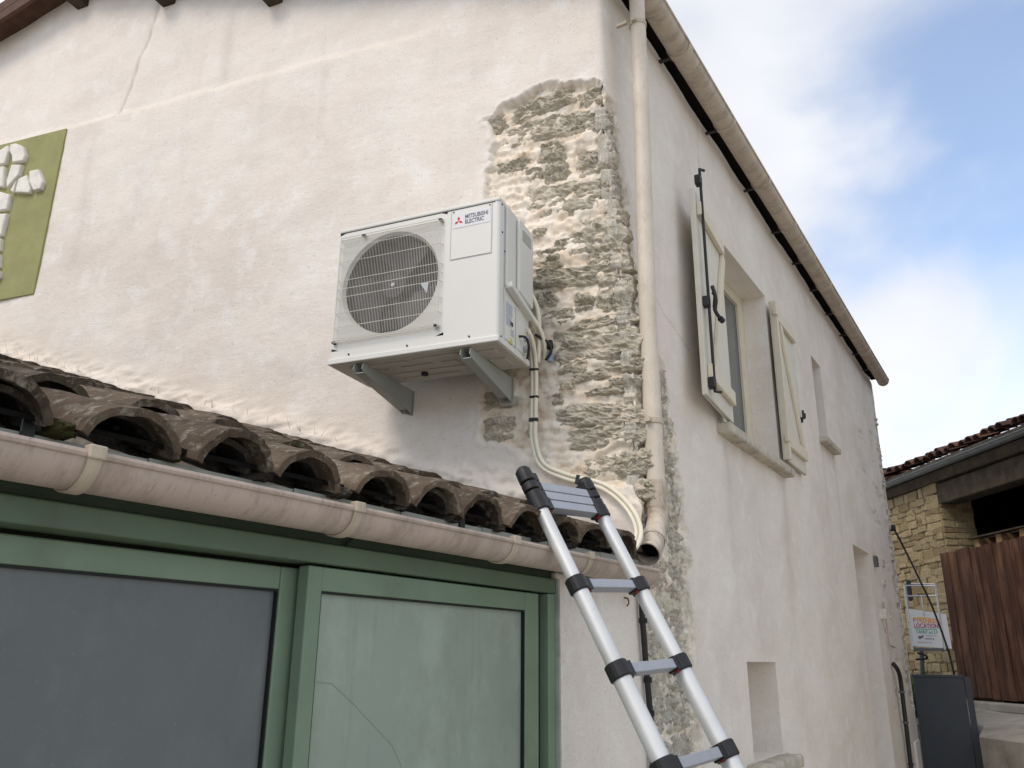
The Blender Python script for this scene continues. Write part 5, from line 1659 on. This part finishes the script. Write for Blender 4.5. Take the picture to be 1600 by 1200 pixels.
# slate grey gate beside the far end of the house
gate = empty('steel_gate', (0.28, 8.27, 0), 'slate grey steel gate panel at the far end of the house', 'gate')
m = MB(); m.box((0.005, 8.265, 0.08), (0.535, 0.03, 0), (-0.002, 0.03, 0), (0, 0, 1.575)); m.build('panel', M['slate_gate'], gate, bevel=0.004)
m = MB(); m.box((-0.005, 8.255, 1.645), (0.55, 0.03, 0), (-0.003, 0.05, 0), (0, 0, 0.03)); m.build('top_rail', M['slate_gate'], gate, bevel=0.004)
m = MB(); m.box((0.548, 8.285, 0.0), (0.065, 0.004, 0), (-0.004, 0.065, 0), (0, 0, 1.655)); m.build('post', M['slate_gate'], gate, bevel=0.004)
m = MB(); m.box((0.610, 8.30, 0.3), (0.012, 0, 0), (0, 0.05, 0), (0, 0, 0.08)); m.build('hinge', M['zinc'], gate)

# hire sign on a tubular steel cage
sg = empty('sign_cage', (0.15, 9.5, 1.2), 'white hire sign with orange and green lettering on a tubular steel cage', 'sign')
SX = Vector((0.995, 0.10, 0)).normalized(); SNn = Vector((0.10, -0.995, 0))
S0 = Vector((-0.12, 9.44, 0))
m = MB()
m.prism([S0 + ZU * 2.02, S0 + SX * 0.485 + ZU * 1.985, S0 + SX * 0.475 + ZU * 2.42, S0 + ZU * 2.50], SNn * -0.012)
sp_ = m.build('sign_panel', M['sign_white'], sg)
su = Vector((0, 0, 1)); srx = (SX - ZU * 0.04).normalized()
front = SNn * 0.002
text_mesh('sign_lettering', 'PYRENEES', 0.082, S0 + SX * 0.068 + ZU * 2.318 + front, srx, su, M['sign_orange'], sp_, bold=0.002, width=0.295)
text_mesh('sign_lettering', 'LOCATION', 0.078, S0 + SX * 0.070 + ZU * 2.253 + front, srx, su, M['sign_crimson'], sp_, bold=0.002, width=0.290)
m = MB(); m.box(S0 + SX * 0.075 + ZU * 2.376 + front, srx * 0.20, SNn * 0.001, ZU * 0.012); m.build('sign_stripe', M['sign_yellow'], sp_)
m = MB(); m.box(S0 + SX * 0.075 + ZU * 2.232 + front, srx * 0.27, SNn * 0.001, ZU * 0.008); m.build('sign_stripe', M['sign_green'], sp_)
text_mesh('sign_lettering', 'CANNY act 2.F', 0.058, S0 + SX * 0.088 + ZU * 2.180 + front, srx, su, M['sign_green'], sp_, bold=0.001, width=0.255)
for (x_, z_, w_, mm) in ((0.20, 2.150, 0.14, 'label_grey'), (0.19, 2.110, 0.13, 'logo_ink'), (0.09, 2.065, 0.18, 'sign_crimson')):
    n_ = int(w_ / 0.022)
    for q in range(n_):
        m = MB(); m.box(S0 + SX * (x_ + q * 0.022) + ZU * (z_ - 0.04 * (x_ + q * 0.022)) + front, srx * 0.014, SNn * 0.001, ZU * (0.016 if mm != 'sign_crimson' else 0.008)); m.build('sign_print', M[mm], sp_)
m = MB(); m.prism([S0 + SX * a + ZU * b_ + front for a, b_ in ((0.095, 2.125), (0.12, 2.15), (0.15, 2.145), (0.175, 2.165), (0.165, 2.125), (0.14, 2.115), (0.12, 2.10), (0.11, 2.12))], SNn * 0.001); m.build('sign_picture', M['logo_ink'], sp_)
m = MB(); m.box(S0 + SX * 0.02 + ZU * 1.955, SX * 0.44, SNn * -0.03, ZU * 0.035); m.build('bottom_bar', M['zinc'], sg)
tubes = MB()
c0 = S0 + SX * 0.02; c1 = S0 + SX * 0.40; bk = SNn * -0.45
for a in (c0, c1, c0 + bk, c1 + bk):
    mm_ = MB(); mm_.tube([a + ZU * 1.97, a + ZU * (2.80 if a in (c0, c1) else 2.86)], 0.013, 8); mm_.build('cage_post', M['steel'], sg)
for p, q in ((c0 + ZU * 2.80, c1 + ZU * 2.78), (c0 + bk + ZU * 2.86, c1 + bk + ZU * 2.84), (c0 + ZU * 2.80, c0 + bk + ZU * 2.86), (c1 + ZU * 2.78, c1 + bk + ZU * 2.84), (c0 + ZU * 2.66, c1 + ZU * 2.66), (c0 + SX * 0.19 + ZU * 2.66, c0 + SX * 0.19 + ZU * 2.40)):
    mm_ = MB(); mm_.tube([p, q], 0.011, 8); mm_.build('cage_rail', M['steel'], sg)
mm_ = MB(); mm_.tube([c0 + SX * 0.02 + bk + ZU * 1.10, c0 + SX * 0.10 + bk * 0.6 + ZU * 2.0], 0.03, 8); mm_.build('boom_arm', M['zinc'], sg)
mm_ = MB(); mm_.cbox(c0 + SX * 0.05 + ZU * 2.75 - SNn * 0.2, SX * 0.03, SNn * 0.05, ZU * 0.14); mm_.build('control_box', M['slate_gate'], sg, bevel=0.02)
mm_ = MB(); mm_.tube(bez([c0 + SX * 0.05 + ZU * 1.93, c0 + SX * 0.14 + ZU * 1.90 + SNn * 0.03, c0 + SX * 0.15 + ZU * 1.86, c0 + SX * 0.02 + ZU * 1.85], 4), 0.014, 8); mm_.build('hook', M['black'], sg)

# black cable swagging from the house corner to the gate
m = MB(); m.tube(bez([Vector((0.03, 8.06, 3.37)), Vector((0.06, 8.08, 3.32)), Vector((0.15, 8.17, 3.04)), Vector((0.25, 8.18, 2.72)), Vector((0.335, 8.20, 2.43)), Vector((0.42, 8.27, 1.99)), Vector((0.45, 8.33, 1.68))], 6), 0.012, 8)
m.cbox((0.03, 8.06, 3.385), (0.03, 0, 0), (0, 0.03, 0), (0, 0, 0.035))
tag(m.build('black_cable', M['black'], smooth=True), 'thick black cable hanging from the house corner down to the grey gate', 'cable')

# weeds behind the gate
m = MB()
rg = random.Random(9)
for i in range(420):
    x = rg.uniform(-0.15, 0.35); y = rg.uniform(8.75, 9.35)
    h = rg.uniform(0.25, 0.62) * (1.0 - 0.7 * max(0, x))
    a = rg.uniform(0, 6.28); l_ = rg.uniform(0.03, 0.14)
    w_ = 0.006
    b0 = Vector((x, y, 1.16)); md = b0 + Vector((math.cos(a) * l_ * 0.4, math.sin(a) * l_ * 0.4, h * 0.65)); tp = b0 + Vector((math.cos(a) * l_, math.sin(a) * l_, h))
    s_ = Vector((-math.sin(a), math.cos(a), 0)) * w_
    m.add([b0 - s_, b0 + s_, md + s_, md - s_, tp], [(0, 1, 2, 3), (3, 2, 4)])
tag(m.build('weeds', M['grass'], origin=(0, 0, 0)), 'clump of green weeds growing behind the grey gate', 'weeds', kind='stuff')
# dry grass sprouting along the joint of lean-to roof and gable
m = MB()
for i in range(46):
    g_ = rg.choice([rg.uniform(3.3, 4.2), rg.uniform(1.0, 3.4)])
    zb = 2.40 + 0.317 * g_ - 0.02
    b0 = GP(g_, zb, 0.03); a = rg.uniform(-1, 1); h = rg.uniform(0.02, 0.09)
    tp = b0 + ZU * h + GD * a * 0.05 + GN * rg.uniform(0, 0.03)
    m.add([b0 - GD * 0.0015, b0 + GD * 0.0015, tp], [(0, 1, 2)])
tag(m.build('dry_grass', simple('straw', (0.30, 0.26, 0.15), 0.9, 0.1), origin=(0, 0, 0)), 'dry grass sprouting where lean-to roof meets the wall', 'grass', kind='stuff')
